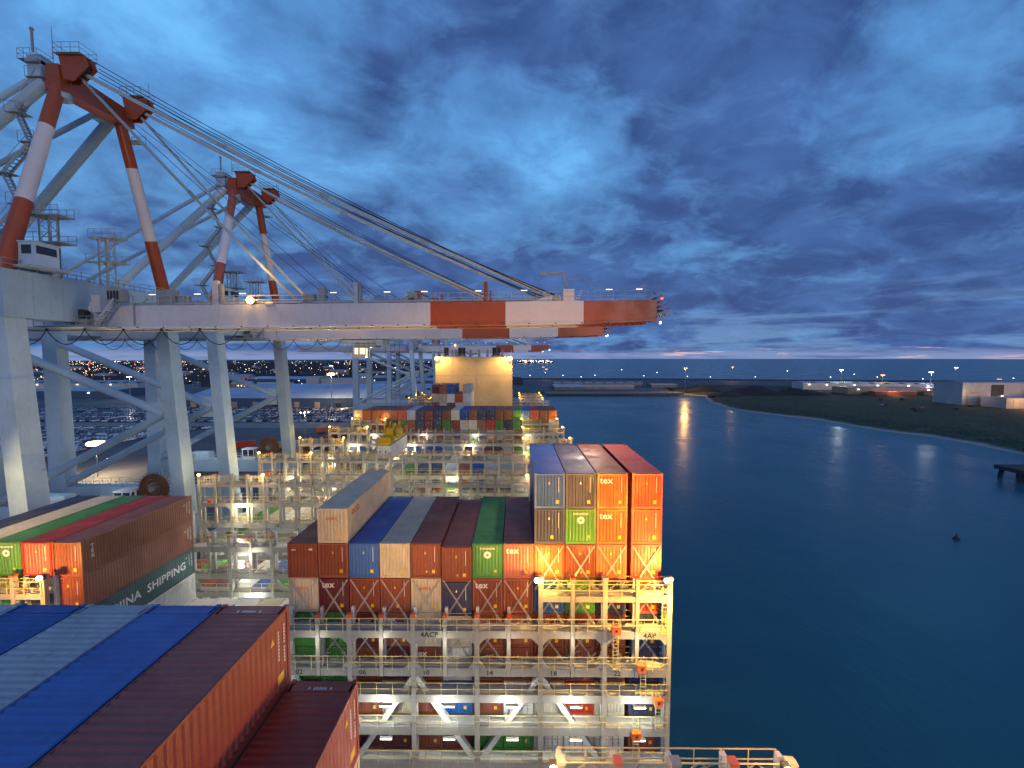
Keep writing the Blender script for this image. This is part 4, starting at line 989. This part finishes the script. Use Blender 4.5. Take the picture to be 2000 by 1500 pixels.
    def hut(b):
        m = M['cwhite']; x0, x1, y0, y1, z0 = -60.4, -57.9, YF - 1.0, YF + .9, -22.35
        b.box(x0, x1, y0, y1, z0, z0 + .25, m); b.box(x0 - .1, x1 + .1, y0 - .1, y1 + .1, z0 + 2.2, z0 + 2.4, m)
        for x in (x0, (x0 + x1) / 2, x1): b.box(x - .07, x + .07, y0 - .02, y0 + .1, z0, z0 + 2.2, m)
        b.box(x0 + .05, x1 - .05, y0 + .05, y1 - .05, z0 + .2, z0 + 2.2, M['glass']); b.box(x0, x1, y0 - .01, y0 + .06, z0 + .2, z0 + .7, m); b.box(x1 - .06, x1 + .01, y0 + .8, y0 + 1.1, z0, z0 + 2.2, m)
    P(hut, 'checker_hut')
    def elec(b):
        m = M['crane']; b.box(-72, -68, YF - .9, YF + .9, -22.4, -20.8, m); b.box(-71.6, -71, YF - .93, YF - .9, -22.2, -21.1, M['csteel'])
    P(elec, 'switch_house')
    P(lambda b: (b.box(-31.4, -30.9, 51.4, 51.9, sl(-31) + 2.55, sl(-31) + 2.95, M['dark']), b.sphere((-31.15, 51.35, sl(-31) + 2.9), .42, M['e_sod'], 10, 6)), 'flood_lamp')
    def lit(b):
        for dz in (.5, 1.0): b.beam((-31.8, 51.95, sl(-31) + 2.5 + dz), (-25, 51.95, sl(-25) + 2.5 + dz), .07, .07, M['cwhite'])
        b.beam((-30.5, 52.2, sl(-31) + 2.72), (-25.6, 52.2, sl(-25) + 2.72), .3, .22, M['cwhite']); b.tube((-29.6, 52.0, sl(-30) + 2.5), (-28.7, 52.0, sl(-30) + 2.5), .3, M['cwhite'], 10)
    P(lit, 'maintenance_rail')
    return cr
cr1 = crane()
tag(cr1, 'pale teal gantry crane nearest the camera, with red and white banded mast and boom end', 'crane', 'gantry cranes along the quay')
for dy, lb in ((30.9, 'pale teal gantry crane second along the quay, carrying a container on its yellow spreader'), (173, 'small looking gantry crane beyond the second, boom tip above the buff wall'), (231, 'farthest gantry crane at the end of the quay')):
    c = copy_tree(cr1); c.location = C0 + V((0, dy, 0)); c['label'] = lb
    if dy > 100:
        for ch in list(c.children):
            if ch.name.split('.')[0] in ('operator_cab', 'festoon_cable', 'stairway', 'machinery_cabin'): bpy.data.objects.remove(ch)
point((-31.1, 51.1, 9.6), 900, SODIUM, .2)
spot((-36, 48, 12), (-29, 53, 5), 700, SODIUM, 60, .2)
for y in (64.9, 95.8): 
    spot((-62, y - 4, -17.5), (-62, y, -24), 700, WHITE, 110, .3); spot((-70, y - 4, -17.5), (-70, y, -24), 500, WHITE, 110, .3)
# the container in the air and its yellow spreader
sy, sx_, sz = 82.5, -24.0, -16.75
container(sx_, sy, sz, 'white', 'white container hanging in the air below a yellow spreader', 'reefer spreadlogo', True, 'container lifted by the second crane', 12.9)
spr = empty('container_spreader', (sx_ - CW / 2, sy + 6.4, sz))
tag(spr, 'yellow container spreader with headblock and sheaves gripping the hanging white container', 'spreader')
Yl = M['yellow']
one(lambda b: (b.box(-.95, -.6, -6.3, 6.3, .12, .5, Yl), b.box(.6, .95, -6.3, 6.3, .12, .5, Yl), b.box(-1.2, 1.2, -6.45, -5.9, .08, .55, Yl), b.box(-1.2, 1.2, 5.9, 6.45, .08, .55, Yl), b.box(-.6, .6, -2.2, 2.2, .15, .9, Yl)), 'frame', spr)
one(lambda b: (b.box(-1.1, 1.1, -5.9, -2.4, .5, 1.5, Yl), b.box(-.9, .9, 2.6, 4.2, .5, 1.6, Yl), b.box(-.5, .3, 4.4, 5.2, .5, 1.2, Yl)), 'drive_housing', spr)
one(lambda b: (b.box(-1.3, 1.3, -1.6, 1.6, 2.0, 2.5, Yl), b.box(-1.3, -1.0, -1.8, 1.8, .9, 2.1, Yl), b.box(1.0, 1.3, -1.8, 1.8, .9, 2.1, Yl), b.box(-.7, .7, -2.6, -1.6, 1.5, 2.8, Yl), b.box(-.7, .7, 1.6, 2.6, 1.5, 2.9, Yl)), 'headblock', spr)
for x, y in ((-1.0, -1.9), (.8, -1.9), (-1.0, 1.9), (.8, 1.9)):
    one(lambda b: (b.tube((x - .14, y, 3.0), (x + .14, y, 3.0), .75, Yl, 16), b.tube((x - .15, y, 3.0), (x + .15, y, 3.0), .3, M['dark'], 10)), 'sheave', spr)
    one(lambda b: b.path([(x, y + .7, 3.0), (x, y + .9, 19.8)], .03, M['rope'], 4), 'hoist_rope', spr)
one(lambda b: [b.box(x - .1, x + .1, y - .12, y + .12, -.05, .1, M['dark']) for x in (-1.1, 1.1) for y in (-6.2, 6.2)], 'twistlock', spr)
one(lambda b: b.box(1.0, 1.5, 5.2, 6.0, .6, 2.1, M['orange']), 'cable_basket', spr)
spot((-28, 84, 2.2), (-25, 88, -18), 16000, (1, .90, .62), 75, .3)
for ch in cr1.children:
    if ch.name.split('.')[0] in ('trolley', 'operator_cab'): ch.location.x -= 46

# ------------------------------------------------------------------ port land to the left
G = -46
def building(x0, x1, y0, y1, hgt, ridge, wall, roofm, label, cat='building', loads=0, lights=(), name='warehouse', bays=12, ang=0.0, group=None):
    o = empty(name, ((x0 + x1) / 2, y0, G)); ox = (x0 + x1) / 2; W = (x1 - x0) / 2; D = y1 - y0
    one(lambda b: (b.box(-W, W, 0, D, 0, hgt, wall), [b.box(lerp(-W, W, i / bays) - .12, lerp(-W, W, i / bays) + .12, -.12, -.002, 0, hgt, wall) for i in range(bays + 1)]), 'wall', o)
    def rf(b):
        e = .5; n = 1 if ridge < 6 or D < 90 else 2
        for k in range(n):
            a, c = D * k / n, D * (k + 1) / n; mid = (a + c) / 2; a -= e if k == 0 else 0; c += e if k == n - 1 else 0
            for (ya, za), (yb, zb) in (((a, hgt + .03), (mid, hgt + ridge)), ((mid, hgt + ridge), (c, hgt + .03))):
                b.add([(-W - e, ya, za), (W + e, ya, za), (W + e, yb, zb), (-W - e, yb, zb), (-W - e, ya, za + .3), (W + e, ya, za + .3), (W + e, yb, zb + .3), (-W - e, yb, zb + .3)], [(0, 3, 2, 1), (4, 5, 6, 7), (0, 1, 5, 4), (1, 2, 6, 5), (2, 3, 7, 6), (3, 0, 4, 7)], roofm)
            for s in (-1, 1): b.add([(s * W, a + e, hgt), (s * W, c - e if k == n - 1 else c, hgt), (s * W, mid, hgt + ridge)], [(0, 1, 2)], wall)
    one(rf, 'roof', o)
    if W > 60:
        def sky_(b):
            for i in range(int(W / 9)):
                x = -W + 12 + i * 18; 
                for f in (.18, .3):
                    y = D * f / 2 * 1.0; zz = hgt + ridge * (f if D >= 90 else f) + .36
                    b.box(x, x + 4.5, y - 3, y + 2, zz + .05, zz + .7, M['dark'])
        one(sky_, 'skylight', o)
    for i in range(loads):
        x = lerp(-W, W, (i + .5) / loads)
        one(lambda b: (b.box(x - 2.4, x + 2.4, -.3, -.13, 0, 5.2, M['dark'] if i % 3 == 1 else M['tan']), b.box(x - 2.6, x + 2.6, -.34, -.3, 5.2, 5.5, M['pale'])), 'roller_door', o)
    for lx, lz in lights: one(lambda b: b.box(lx - .9, lx + .9, -1.1, -.3, lz, lz + .5, M['e_farw']), 'wall_lamp', o)
    tag(o, label, cat, group); return o
building(-310, -78, 402, 560, 9.0, 6.5, M['wall'], M['roof'], 'long blue warehouse with pale roof beside the parked cars', loads=12, bays=26)
building(-262, -212, 585, 640, 17, 1.5, M['pale'], M['pale'], 'pale lit industrial building standing behind the blue warehouse', lights=((-18, 9), (-6, 9), (6, 9), (18, 9)), bays=8, name='factory')
building(-285, -268, 590, 630, 20, 1, M['pale'], M['pale'], 'narrow pale tower block beside the lit industrial building', bays=3, name='factory_tower')
building(-205, -150, 590, 660, 11, 2, M['pale'], M['roof'], 'low pale shed right of the lit industrial building', lights=((-20, 7), (0, 7), (20, 7)), name='shed')
building(-560, -470, 500, 560, 8, 2, M['wall'], M['roof'], 'low blue shed behind the large parked car field', name='shed', lights=((-20, 6), (20, 6)))
building(-190, -90, 700, 780, 10, 3, M['wall'], M['roof'], 'dark flat hall far behind the blue warehouse', name='shed', lights=((-30, 7), (10, 7)))
building(-740, -560, 640, 700, 9, 3, M['pale'], M['roof'], 'long pale hall far across the port land', name='shed', lights=((-60, 7), (0, 7), (50, 7)))
building(-470, -350, 760, 830, 10, 3, M['wall'], M['roof'], 'broad dark hall between the port and the town', name='shed', lights=((-30, 7), (30, 7)))
# tall port light masts
def mast(x, y, hgt, hot, label, grp, color=WARM, watt=0, heads=4, em='e_warm', r=.6):
    o = empty('light_mast', (x, y, G))
    one(lambda b: b.tube((0, 0, 0), (0, 0, hgt), .35 if hgt > 20 else .16, M['csteel'], 8, .18 if hgt > 20 else .09), 'pole', o)
    one(lambda b: (b.tube((0, 0, hgt - .5), (0, 0, hgt), 1.6 if heads > 2 else .4, M['csteel'], 12)), 'lamp_ring', o)
    for q in range(heads):
        a = 2 * math.pi * q / heads + .4; rr_ = 1.8 if heads > 2 else .6
        one(lambda b: b.sphere((rr_ * math.cos(a), rr_ * math.sin(a), hgt - .1), r, M[em], 8, 5, .6), 'lamp', o)
    tag(o, label, 'light mast', grp)
    if watt: point((x, y, G + hgt - 1.2), watt, color, .8, 'mast_light')
mast(-165.5, 389, 32, 1, 'tall light mast glowing before the blue warehouse, brightest in the yard', 'tall light masts of the port', WARM, 60000, 6, r=1.5)
mast(-163.7, 167, 13, 1, 'brightest light mast, beside the white car field and seen between the crane legs', 'tall light masts of the port', WARM, 40000, 8, r=1.3)
mast(-152.9, 557, 34, 1, 'tall light mast behind the right end of the blue warehouse', 'tall light masts of the port', WARM, 20000, r=1.0)
mast(-276, 650, 35, 1, 'slim white light mast standing behind the lit industrial building', 'tall light masts of the port', WHITE, 0, em='e_farw')
mast(-420, 470, 26, 1, 'light mast at the far side of the white car field', 'tall light masts of the port', WHITE, 12000, em='e_farw')
mast(-560, 620, 26, 1, 'light mast beside the long pale hall far off', 'tall light masts of the port', WHITE, 0, em='e_farw')
mast(-110, 225, 18, 1, 'short light mast among the container rows by the quay road', 'tall light masts of the port', WARM, 9000, em='e_warm', r=.4)
# parked cars: one low-res car each, rows across the storage yard
def car_mesh(m, name='parked_car'):
    b = MB(); W = .9
    prof = [(-2.1, .35), (-2.15, .75), (-1.95, .95), (-1.3, 1.02), (-.75, 1.45), (.75, 1.47), (1.35, 1.05), (2.0, .92), (2.15, .6), (2.1, .35)]
    vs = [(x, -W * (1 if z_ < 1.1 else .82), z_) for x, z_ in prof] + [(x, W * (1 if z_ < 1.1 else .82), z_) for x, z_ in prof]; n = len(prof)
    b.add(vs, [tuple(range(n)), tuple(reversed(range(n, 2 * n)))] + [(i, i + n, (i + 1) % n + n, (i + 1) % n) for i in range(n)], m)
    for s in (-1, 1):
        for x in (-1.3, 1.3): b.tube((x, s * .72, .32), (x, s * .93, .32), .33, M['dark'], 8)
        b.add([(-1.15, s * .885, 1.04), (1.15, s * .885, 1.04), (.68, s * .775, 1.40), (-.68, s * .775, 1.40)], [(0, 1, 2, 3)], M['glass'])
    b.add([(-1.34, -.8, 1.03), (-1.34, .8, 1.03), (-.82, .66, 1.42), (-.82, -.66, 1.42)], [(0, 1, 2, 3)], M['glass']); b.add([(1.38, -.8, 1.06), (1.38, .8, 1.06), (.80, .66, 1.46), (.80, -.66, 1.46)], [(0, 1, 2, 3)], M['glass'])
    return b.mesh(name)
cw = mat('car_white', (.78, .80, .84), .25, 0, .05); cg_ = mat('car_silver', (.45, .48, .52), .25, .5, .05); cb = mat('car_black', (.02, .02, .025), .2, 0, .02); cr_ = mat('car_dark_red', (.16, .02, .02), .25, 0, .02)
cms = [car_mesh(m) for m in (cw, cw, cw, cg_, cg_, cb, cr_)]; names = ['white', 'white', 'white', 'silver', 'silver', 'black', 'dark red']
rc = random.Random(9); spots = []
def inpoly(x, y, P):
    c = False
    for i in range(len(P)):
        (x1, y1), (x2, y2) = P[i], P[i - 1]
        if (y1 > y) != (y2 > y) and x < (x2 - x1) * (y - y1) / (y2 - y1) + x1: c = not c
    return c
lots = [[(-213, 186), (-216, 255), (-200, 284), (-330, 284), (-330, 190)], [(-112, 312), (-112, 396), (-430, 396), (-430, 312)]]
for li, lot in enumerate(lots):
    y = min(p[1] for p in lot) + 3; r_ = 0
    while y < max(p[1] for p in lot):
        x = -430
        while x < -100:
            if inpoly(x, y, lot) and rc.random() < .93 and not (li == 1 and (x + 430) % 62 < 5): spots.append((x, y, math.hypot(x, y)))
            x += 2.35
        r_ += 1; y += 5.0 if r_ % 4 else 8.5
spots.sort(key=lambda q: q[2])
for i, (x, y, _) in enumerate(spots[:300]):
    k = rc.randrange(7); o = put('parked_car', cms[k], None, (x, y, G)); o.rotation_euler = (0, 0, R(90) + rc.uniform(-.04, .04))
    tag(o, f'{names[k]} car in the near rows of the storage car park by the quay', 'car', f'{names[k]} cars in the near rows of the car park')
b = MB()
for x, y, _ in spots[300:]:
    m = [cw, cw, cw, cg_, cg_, cb, cr_][rc.randrange(7)]; s = rc.uniform(.95, 1.05)
    b.add([(x - .9, y - 2.1, G + .3), (x + .9, y - 2.1, G + .3), (x + .9, y + 2.1, G + .3), (x - .9, y + 2.1, G + .3), (x - .9, y - 2.1, G + .95), (x + .9, y - 2.1, G + .95), (x + .9, y + 2.1, G + .95), (x - .9, y + 2.1, G + .95)],
          [(0, 1, 5, 4), (1, 2, 6, 5), (2, 3, 7, 6), (3, 0, 4, 7), (4, 5, 6, 7)], m)
    b.add([(x - .85, y - 1.3, G + .952), (x + .85, y - 1.3, G + .952), (x + .85, y + 1.3, G + .952), (x - .85, y + 1.3, G + .952), (x - .7, y - .7, G + 1.45 * s), (x + .7, y - .7, G + 1.45 * s), (x + .7, y + .75, G + 1.45 * s), (x - .7, y + .75, G + 1.45 * s)],
          [(0, 1, 5, 4), (1, 2, 6, 5), (2, 3, 7, 6), (3, 0, 4, 7)], M['glass']); b.add([(x - .7, y - .7, G + 1.455 * s), (x + .7, y - .7, G + 1.455 * s), (x + .7, y + .75, G + 1.455 * s), (x - .7, y + .75, G + 1.455 * s)], [(0, 1, 2, 3)], m)
tag(b.build('parked_cars_beyond'), 'dense field of parked cars stretching to the warehouse', 'car', None, 'stuff')
# container rows in the yard by the crane rails (few, seen small) and trailers
yc = 0
for r_, (x, ys, tiers) in enumerate(((-92, 176, 1), (-97, 176, 2), (-102, 230, 1), (-107, 230, 2), (-112, 240, 1))):
    for k in range(7):
        y = ys + k * 15.5
        for n in range(tiers if (k + r_) % 3 else 1):
            c = rc.choice(['brown', 'rust', 'red', 'blue', 'cream', 'maroon', 'brown'])
            yc += 1
            container(x, y, G + CH * (n + 1), c, f"{CN[c]} container in yard row {ORD[r_ + 1]} from the cranes, {ORD[k + 1]} place along, {'upper' if n else 'on the ground'}", 'plain', False, 'containers in rows on the quay yard') if yc <= 26 else None
for k, (x, y, c) in enumerate(((-128, 168, 'brown'), (-150, 176, 'rust'), (-143, 215, 'red'), (-120, 262, 'rust'), (-118, 215, 'cream'))):
    o = container(x, y, G + CH + 1.25, c, f"{CN[c]} container on a trailer, {['nearest', 'second', 'third', 'farthest', 'palest'][k]} on the open tarmac behind the cranes", 'plain', False, 'containers standing on trailers in the yard')
    o.rotation_euler = (0, 0, R(-62))
    t_ = empty('trailer', (x - CW / 2, y, G)); t_.rotation_euler = (0, 0, R(-62))
    one(lambda b: (b.box(-.45, .45, .1, 12, 1.0, 1.24, M['dark']), b.box(-1.2, 1.2, .1, .5, 1.0, 1.24, M['dark']), b.box(-1.2, 1.2, 11.5, 12, 1.0, 1.24, M['dark'])), 'chassis', t_)
    for q in (1.5, 2.8, 4.1): one(lambda b: (b.tube((-1.15, q, .5), (-.8, q, .5), .5, M['dark'], 10), b.tube((.8, q, .5), (1.15, q, .5), .5, M['dark'], 10), b.box(-.8, .8, q - .08, q + .08, .42, .98, M['dark'])), 'axle', t_)
    tag(t_, f"dark trailer under the {['nearest', 'second', 'third', 'farthest', 'palest'][k]} container on the open tarmac", 'trailer', 'trailers on the open tarmac')
# the town: dark tree belts, houses and thousands of lamps too small to part
rt = random.Random(21)
b = MB()
for _ in range(900):
    y = rt.uniform(680, 3400) if rt.random() < .6 else rt.uniform(2500, 6500); x = rt.uniform(-1.45, -.12) * y
    if x > -60: continue
    L_ = rt.uniform(30, 160); hh_ = rt.uniform(6, 13); n = 10; yy = y
    vs = []
    for q in range(n + 1):
        vs += [(x + L_ * q / n, y + rt.uniform(-4, 4), G), (x + L_ * q / n, y + rt.uniform(3, 9), G + hh_ * rt.uniform(.5, 1)), (x + L_ * q / n, y + 18, G)]
    b.add(vs, [(3 * q, 3 * q + 3, 3 * q + 4, 3 * q + 1) for q in range(n)] + [(3 * q + 1, 3 * q + 4, 3 * q + 5, 3 * q + 2) for q in range(n)], M['hill'])
tag(b.build('far_woods'), 'dark belts of far-off trees across the low land', 'trees', None, 'stuff')
b = MB()
for _ in range(1500):
    y = rt.choice([rt.uniform(620, 1500), rt.uniform(1200, 3000), rt.uniform(2500, 5500)]); u_ = rt.uniform(-1.4, -.16)
    if u_ > -.75 and rt.random() < .55: continue
    x = u_ * y; r_ = .0011 * y ** .92 * rt.uniform(.5, 1.3) * .75
    m = M[rt.choice(['e_far', 'e_far', 'e_farw', 'e_far', 'e_win', 'e_farr'] if u_ < -.7 else ['e_farw', 'e_far', 'e_win', 'e_win'])]
    z_ = G + rt.uniform(6, 16) ; b.sphere((x, y, z_), r_, m, 5, 3); b.beam((x, y, G), (x, y, z_), .2, .2, M['csteel'])
tag(b.build('town_lamps'), 'countless small lamps of the far-off town', 'lamps', None, 'stuff')
for i in range(46):
    y = 640 + 34 * i + rt.uniform(-14, 14); x = rt.uniform(-1.35, -.25) * y
    w_, d_, h_ = rt.uniform(14, 60), rt.uniform(10, 24), rt.uniform(5, 13)
    if -330 < x < -60 and y < 720: continue
    o = empty('town_house', (x, y, G)); wl = rt.choice(['pale', 'wall', 'tan']); 
    one(lambda b: b.box(-w_ / 2, w_ / 2, 0, d_, 0, h_, M[wl]), 'wall', o)
    one(lambda b: b.add([(-w_ / 2 - .4, -.4, h_), (w_ / 2 + .4, -.4, h_), (w_ / 2 + .4, d_ + .4, h_), (-w_ / 2 - .4, d_ + .4, h_), (-w_ / 2, d_ / 2, h_ + 4), (w_ / 2, d_ / 2, h_ + 4)], [(0, 1, 5, 4), (2, 3, 4, 5), (1, 2, 5), (3, 0, 4), (0, 3, 2, 1)], M['roof'] if i % 2 else M['dark']), 'roof', o)
    one(lambda b: [b.box(lerp(-w_ / 2, w_ / 2, (q + .3) / 6), lerp(-w_ / 2, w_ / 2, (q + .62) / 6), -.08, -.003, h_ * .35, h_ * .75, M['e_win'] if rt.random() < .4 else M['glass']) for q in range(6)], 'window', o)
    tag(o, 'small dark house among the lamps of the far town', 'house', 'houses of the far town')

# ------------------------------------------------------------------ breakwater, basin head and right bank
tag(one(lambda b: (b.beam((-60, 985, -47), (330, 968, -47), 12, 5, M['rock']), b.beam((330, 968, -47), (660, 898, -47), 12, 5, M['rock']), b.beam((660, 898, -47), (1600, 850, -47), 12, 5, M['rock']), b.beam((1600, 850, -47), (3200, 850, -47), 12, 5, M['rock'])), 'breakwater'), 'long dark stone breakwater between the basin and the open sea', 'breakwater')
# jetty deck and white roofed pontoons at the head of the basin
o = empty('jetty', (40, 585, -50)); tag(o, 'dark low jetty on piles at the head of the basin beyond the ship', 'jetty')
one(lambda b: b.box(0, 185, 0, 22, 2.6, 3.9, M['conc']), 'deck', o)
one(lambda b: [b.tube((4 + 7 * q, 1, -1), (4 + 7 * q, 1, 2.6), .5, M['rock'], 8) for q in range(26)], 'pile', o)
one(lambda b: b.box(-.5, 185.5, -.3, .3, 1.4, 3.2, M['dark']), 'fender', o)
for k, (x, y, w_, d_, lb) in enumerate(((58, 640, 42, 60, 'pale flat roofed shed on the basin head, first from the ship'), (112, 650, 90, 30, 'long low white roofed quay shed second from the ship'), (215, 690, 40, 26, 'small white roofed quay shed near the spoil heaps'), (120, 740, 150, 34, 'low grey quay shed behind the white roofed ones'))):
    building(x - w_ / 2 + 20, x + w_ / 2 + 20, y, y + d_, 4.2, 1.2, M['conc'], M['pale'], lb, name='quay_shed', bays=6)
# spoil heaps
def heap(cx, cy, rx, ry, hgt, label, seed):
    b = MB(); n, k = 40, 14; vs = [(0, 0, hgt * .93)]
    for i in range(1, k + 1):
        u = i / k
        for j in range(n):
            a = 2 * math.pi * j / n; rr_ = u * (1 + .22 * MN.noise(V((math.cos(a) * 1.4, math.sin(a) * 1.4, seed))))
            zz = hgt * (1 - u) ** .9 * (1 + .25 * MN.noise(V((math.cos(a) * u * 3, math.sin(a) * u * 3, seed + 4)))) - (.8 if i == k else 0)
            vs.append((rx * rr_ * math.cos(a), ry * rr_ * math.sin(a), zz + .3 * MN.noise(V((i * .9, j * .7, seed)))))
    fs = [(0, 1 + j, 1 + (j + 1) % n) for j in range(n)]
    for i in range(k - 1):
        for j in range(n): a = 1 + i * n; fs.append((a + j, a + n + j, a + n + (j + 1) % n, a + (j + 1) % n))
    b.add(vs, fs, M['coal'], True); o = b.build('spoil_heap', None, (cx, cy, G)); tag(o, label, 'spoil heap', 'spoil heaps on the bank')
heap(268, 620, 26, 16, 9, 'dark spoil heap at the corner of the basin, smallest', 1)
heap(306, 560, 50, 20, 11.5, 'highest dark spoil heap in the middle of the bank', 2)
heap(360, 560, 44, 16, 8.5, 'long low spoil heap before the long warehouse', 3)
heap(262, 545, 24, 20, 5.0, 'low rough mound by the waterline', 5)
# long angled warehouse with wall lamps, boxcar shed, hangar, orange lit block
def turned(o, deg): o.rotation_euler = (0, 0, R(deg)); return o
turned(building(420, 620, 618, 668, 10, 1.0, M['pale'], M['roof'], 'long pale warehouse with a row of wall lamps on the right bank', lights=((-92, 7.5), (-70, 7.5), (-36, 7.5), (-8, 7.5), (28, 7.5), (50, 7.5)), bays=18), -16)
turned(building(428, 545, 560, 592, 8, .8, M['tan'], M['roof'], 'tan shed below the long pale warehouse on the right bank', lights=((-46, 6.0), (38, 5.5)), bays=9, name='shed'), -4)
building(448, 500, 546, 556, 4.4, .6, mat('dull_red_cladding', (.25, .05, .04), .6), M['pale'], 'dull red low shed with white roof before the tan shed', bays=7, name='shed')
building(512, 528, 538, 550, 5.5, .5, M['tan'], M['roof'], 'small brown block with a lit door beside the red shed', lights=((2, 3),), bays=3, name='shed')
hg = building(440, 512, 432, 462, 22, .8, M['pale'], M['roof'], 'big pale hangar with a tall black door on the right bank', bays=5, name='hangar')
one(lambda b: b.box(-8, 4, -.4, -.13, 0, 20, M['dark']), 'hangar_door', hg); one(lambda b: (b.box(-32, -20, -.4, -.13, 0, 13, M['tan']), b.box(-30, -22, -.46, -.4, 0, 11, M['pale'])), 'hangar_door', hg)
one(lambda b: [b.sphere((2 - q * 9, -1, 9 - q), .6, M['e_warm'], 8, 5) for q in range(2)], 'wall_lamp', hg)
building(450, 482, 402, 424, 9, .3, M['pale'], M['pale'], 'pale block joined in front of the big hangar', bays=5, name='workshop')
building(470, 506, 398, 416, 8.5, .3, M['tan'], M['pale'], 'orange lit blank block in front of the big hangar', bays=2, name='workshop')
ho = building(496, 560, 384, 420, 13, .4, M['tan'], M['dark'], 'brown office block at the picture edge with dark window bands', bays=4, name='office_block')
one(lambda b: [b.box(-30, 28, -.3, -.13, 2.2 + q * 3.4, 3.8 + q * 3.4, M['glass']) for q in range(3)], 'window_band', ho)
building(600, 680, 620, 660, 6, .6, M['wall'], M['roof'], 'flat dark shed behind the big hangar', bays=6, name='shed')
building(560, 600, 560, 580, 5, .6, M['conc'], M['roof'], 'small grey shed between hangar and long warehouse', bays=4, name='shed')
point((462, 392, -36), 9000, SODIUM, 1); point((488, 390, -36), 16000, SODIUM, 1); point((440, 424, -34), 1800, WARM, 1); point((470, 540, -37), 7000, SODIUM, 1); point((520, 530, -38), 5000, SODIUM, 1)
for q in range(6): point((430 + q * 34, 624 - q * 10, -37), 2600, WARM, 1)
# low bushes and scattered pipes, cars and trailers on the bank
rb = random.Random(4)
for k in range(14):
    x, y = rb.uniform(400, 520), rb.uniform(380, 540)
    k2 = rb.choice([3, 5, 5, 6]); o = put('parked_car', cms[k2], None, (x if y > 430 else x - 60, y, G)); o.rotation_euler = (0, 0, rb.uniform(0, 6))
    tag(o, f'{names[k2]} car standing on the ground before the buildings of the right bank', 'car', f'{names[k2]} cars on the right bank')
# light masts on the far side
em_of = dict(o='e_mast', w='e_farw')
far_m = [(234.5, 604, 32.6, 'o', 60000, 1.3, 'orange light mast above the golden streak on the water'), (433, 874, 29, 'o', 16000, 1.1, 'orange light mast on the breakwater, second from the ship side'), (487, 656, 29, 'w', 26000, 1.1, 'white light mast behind the long pale warehouse'),
         (532, 636, 22, 'o', 12000, 1.1, 'orange light mast at the end of the long warehouse'), (574, 607, 27, 'w', 22000, 1.1, 'brightest white light mast, left of the hangar'), (791, 790, 29.5, 'w', 9000, 1.1, 'white light mast far behind the hangar'), (725, 659, 15, 'o', 0, .7, 'short orange light mast right of the hangar'),
         (65.5, 934, 23, 'o', 9000, 1.1, 'orange light mast just right of the buff wall, lower one'), (59, 933, 27.4, 'o', 0, .9, 'orange light mast just right of the buff wall, higher one')]
for x, y, hgt, c, wt, r_, lb in far_m:
    mast(x, y, hgt, 1, lb, 'tall light masts across the basin', SODIUM if c == 'o' else WHITE, wt, 4, em_of[c], r_ * .8)
for i, (px_, y) in enumerate([(30, 930), (62, 925), (100, 928), (135, 905), (170, 940), (225, 930), (265, 905), (300, 930), (345, 880), (400, 900), (470, 860), (520, 840), (610, 850), (640, 830), (700, 850), (760, 820), (905, 800), (980, 800), (1010, 780)]):
    hh_ = [8, 16, 22][i % 3] if i % 2 else 10
    mast(px_, y, hh_, 1, f'small lamp post along the breakwater, {ORD[i + 1]} from the ship side', 'small lamp posts along the breakwater', WHITE, 0, 1, 'e_farw', .9)
b = MB()
for _ in range(60):
    x = rt.uniform(20, 420); y = 4800 + rt.uniform(-100, 100); b.sphere((x, y, -47 + rt.uniform(4, 26)), rt.uniform(2, 4), M[rt.choice(['e_farw', 'e_far'])], 5, 3)
for _ in range(26):
    x = rt.uniform(40, 400); b.box(x, x + rt.uniform(10, 40), 4800, 4830, -50, -50 + rt.uniform(8, 26), M['hill'])
b.box(-900, 420, 4780, 4900, -50.5, -46, M['hill'])
tag(b.build('far_harbour_arm'), 'low far-off harbour arm with tiny lights on the horizon', 'harbour', None, 'stuff')
# ferry lights, dolphins, buoy
o = empty('mooring_dolphin', (262, 216, -50)); tag(o, 'black mooring dolphin with a walkway at the right edge of the water', 'dolphin')
one(lambda b: b.box(-6, 30, -4, 4, 3.2, 4.4, M['rock']), 'platform', o)
one(lambda b: [b.tube((x, y, -1), (x * .9, y * .9, 3.3), .7, M['rock'], 8) for x in (-4, 4, 14, 24) for y in (-3, 3)], 'pile', o)
o = empty('mooring_dolphin', (208, 178, -50)); tag(o, 'nearer black mooring dolphin cut by the right edge of the picture', 'dolphin')
one(lambda b: b.box(-5.5, 16, -5, 6, 3.6, 5.2, M['rock']), 'platform', o)
one(lambda b: [b.tube((x, y, -1), (x * .9, y * .9, 3.7), .8, M['rock'], 8) for x in (-4, 4, 12) for y in (-4, 5)], 'pile', o)
o = empty('buoy', (122, 119, -50)); tag(o, 'small dark buoy floating alone on the open water', 'buoy')
one(lambda b: (b.tube((0, 0, -.4), (0, 0, .5), .75, M['rock'], 14), b.tube((0, 0, .5), (0, 0, 1.3), .45, M['rock'], 10, .1)), 'float', o)
one(lambda b: b.beam((0, 0, 1.2), (0, 0, 2.1), .08, .08, M['rock']), 'top_mark', o)
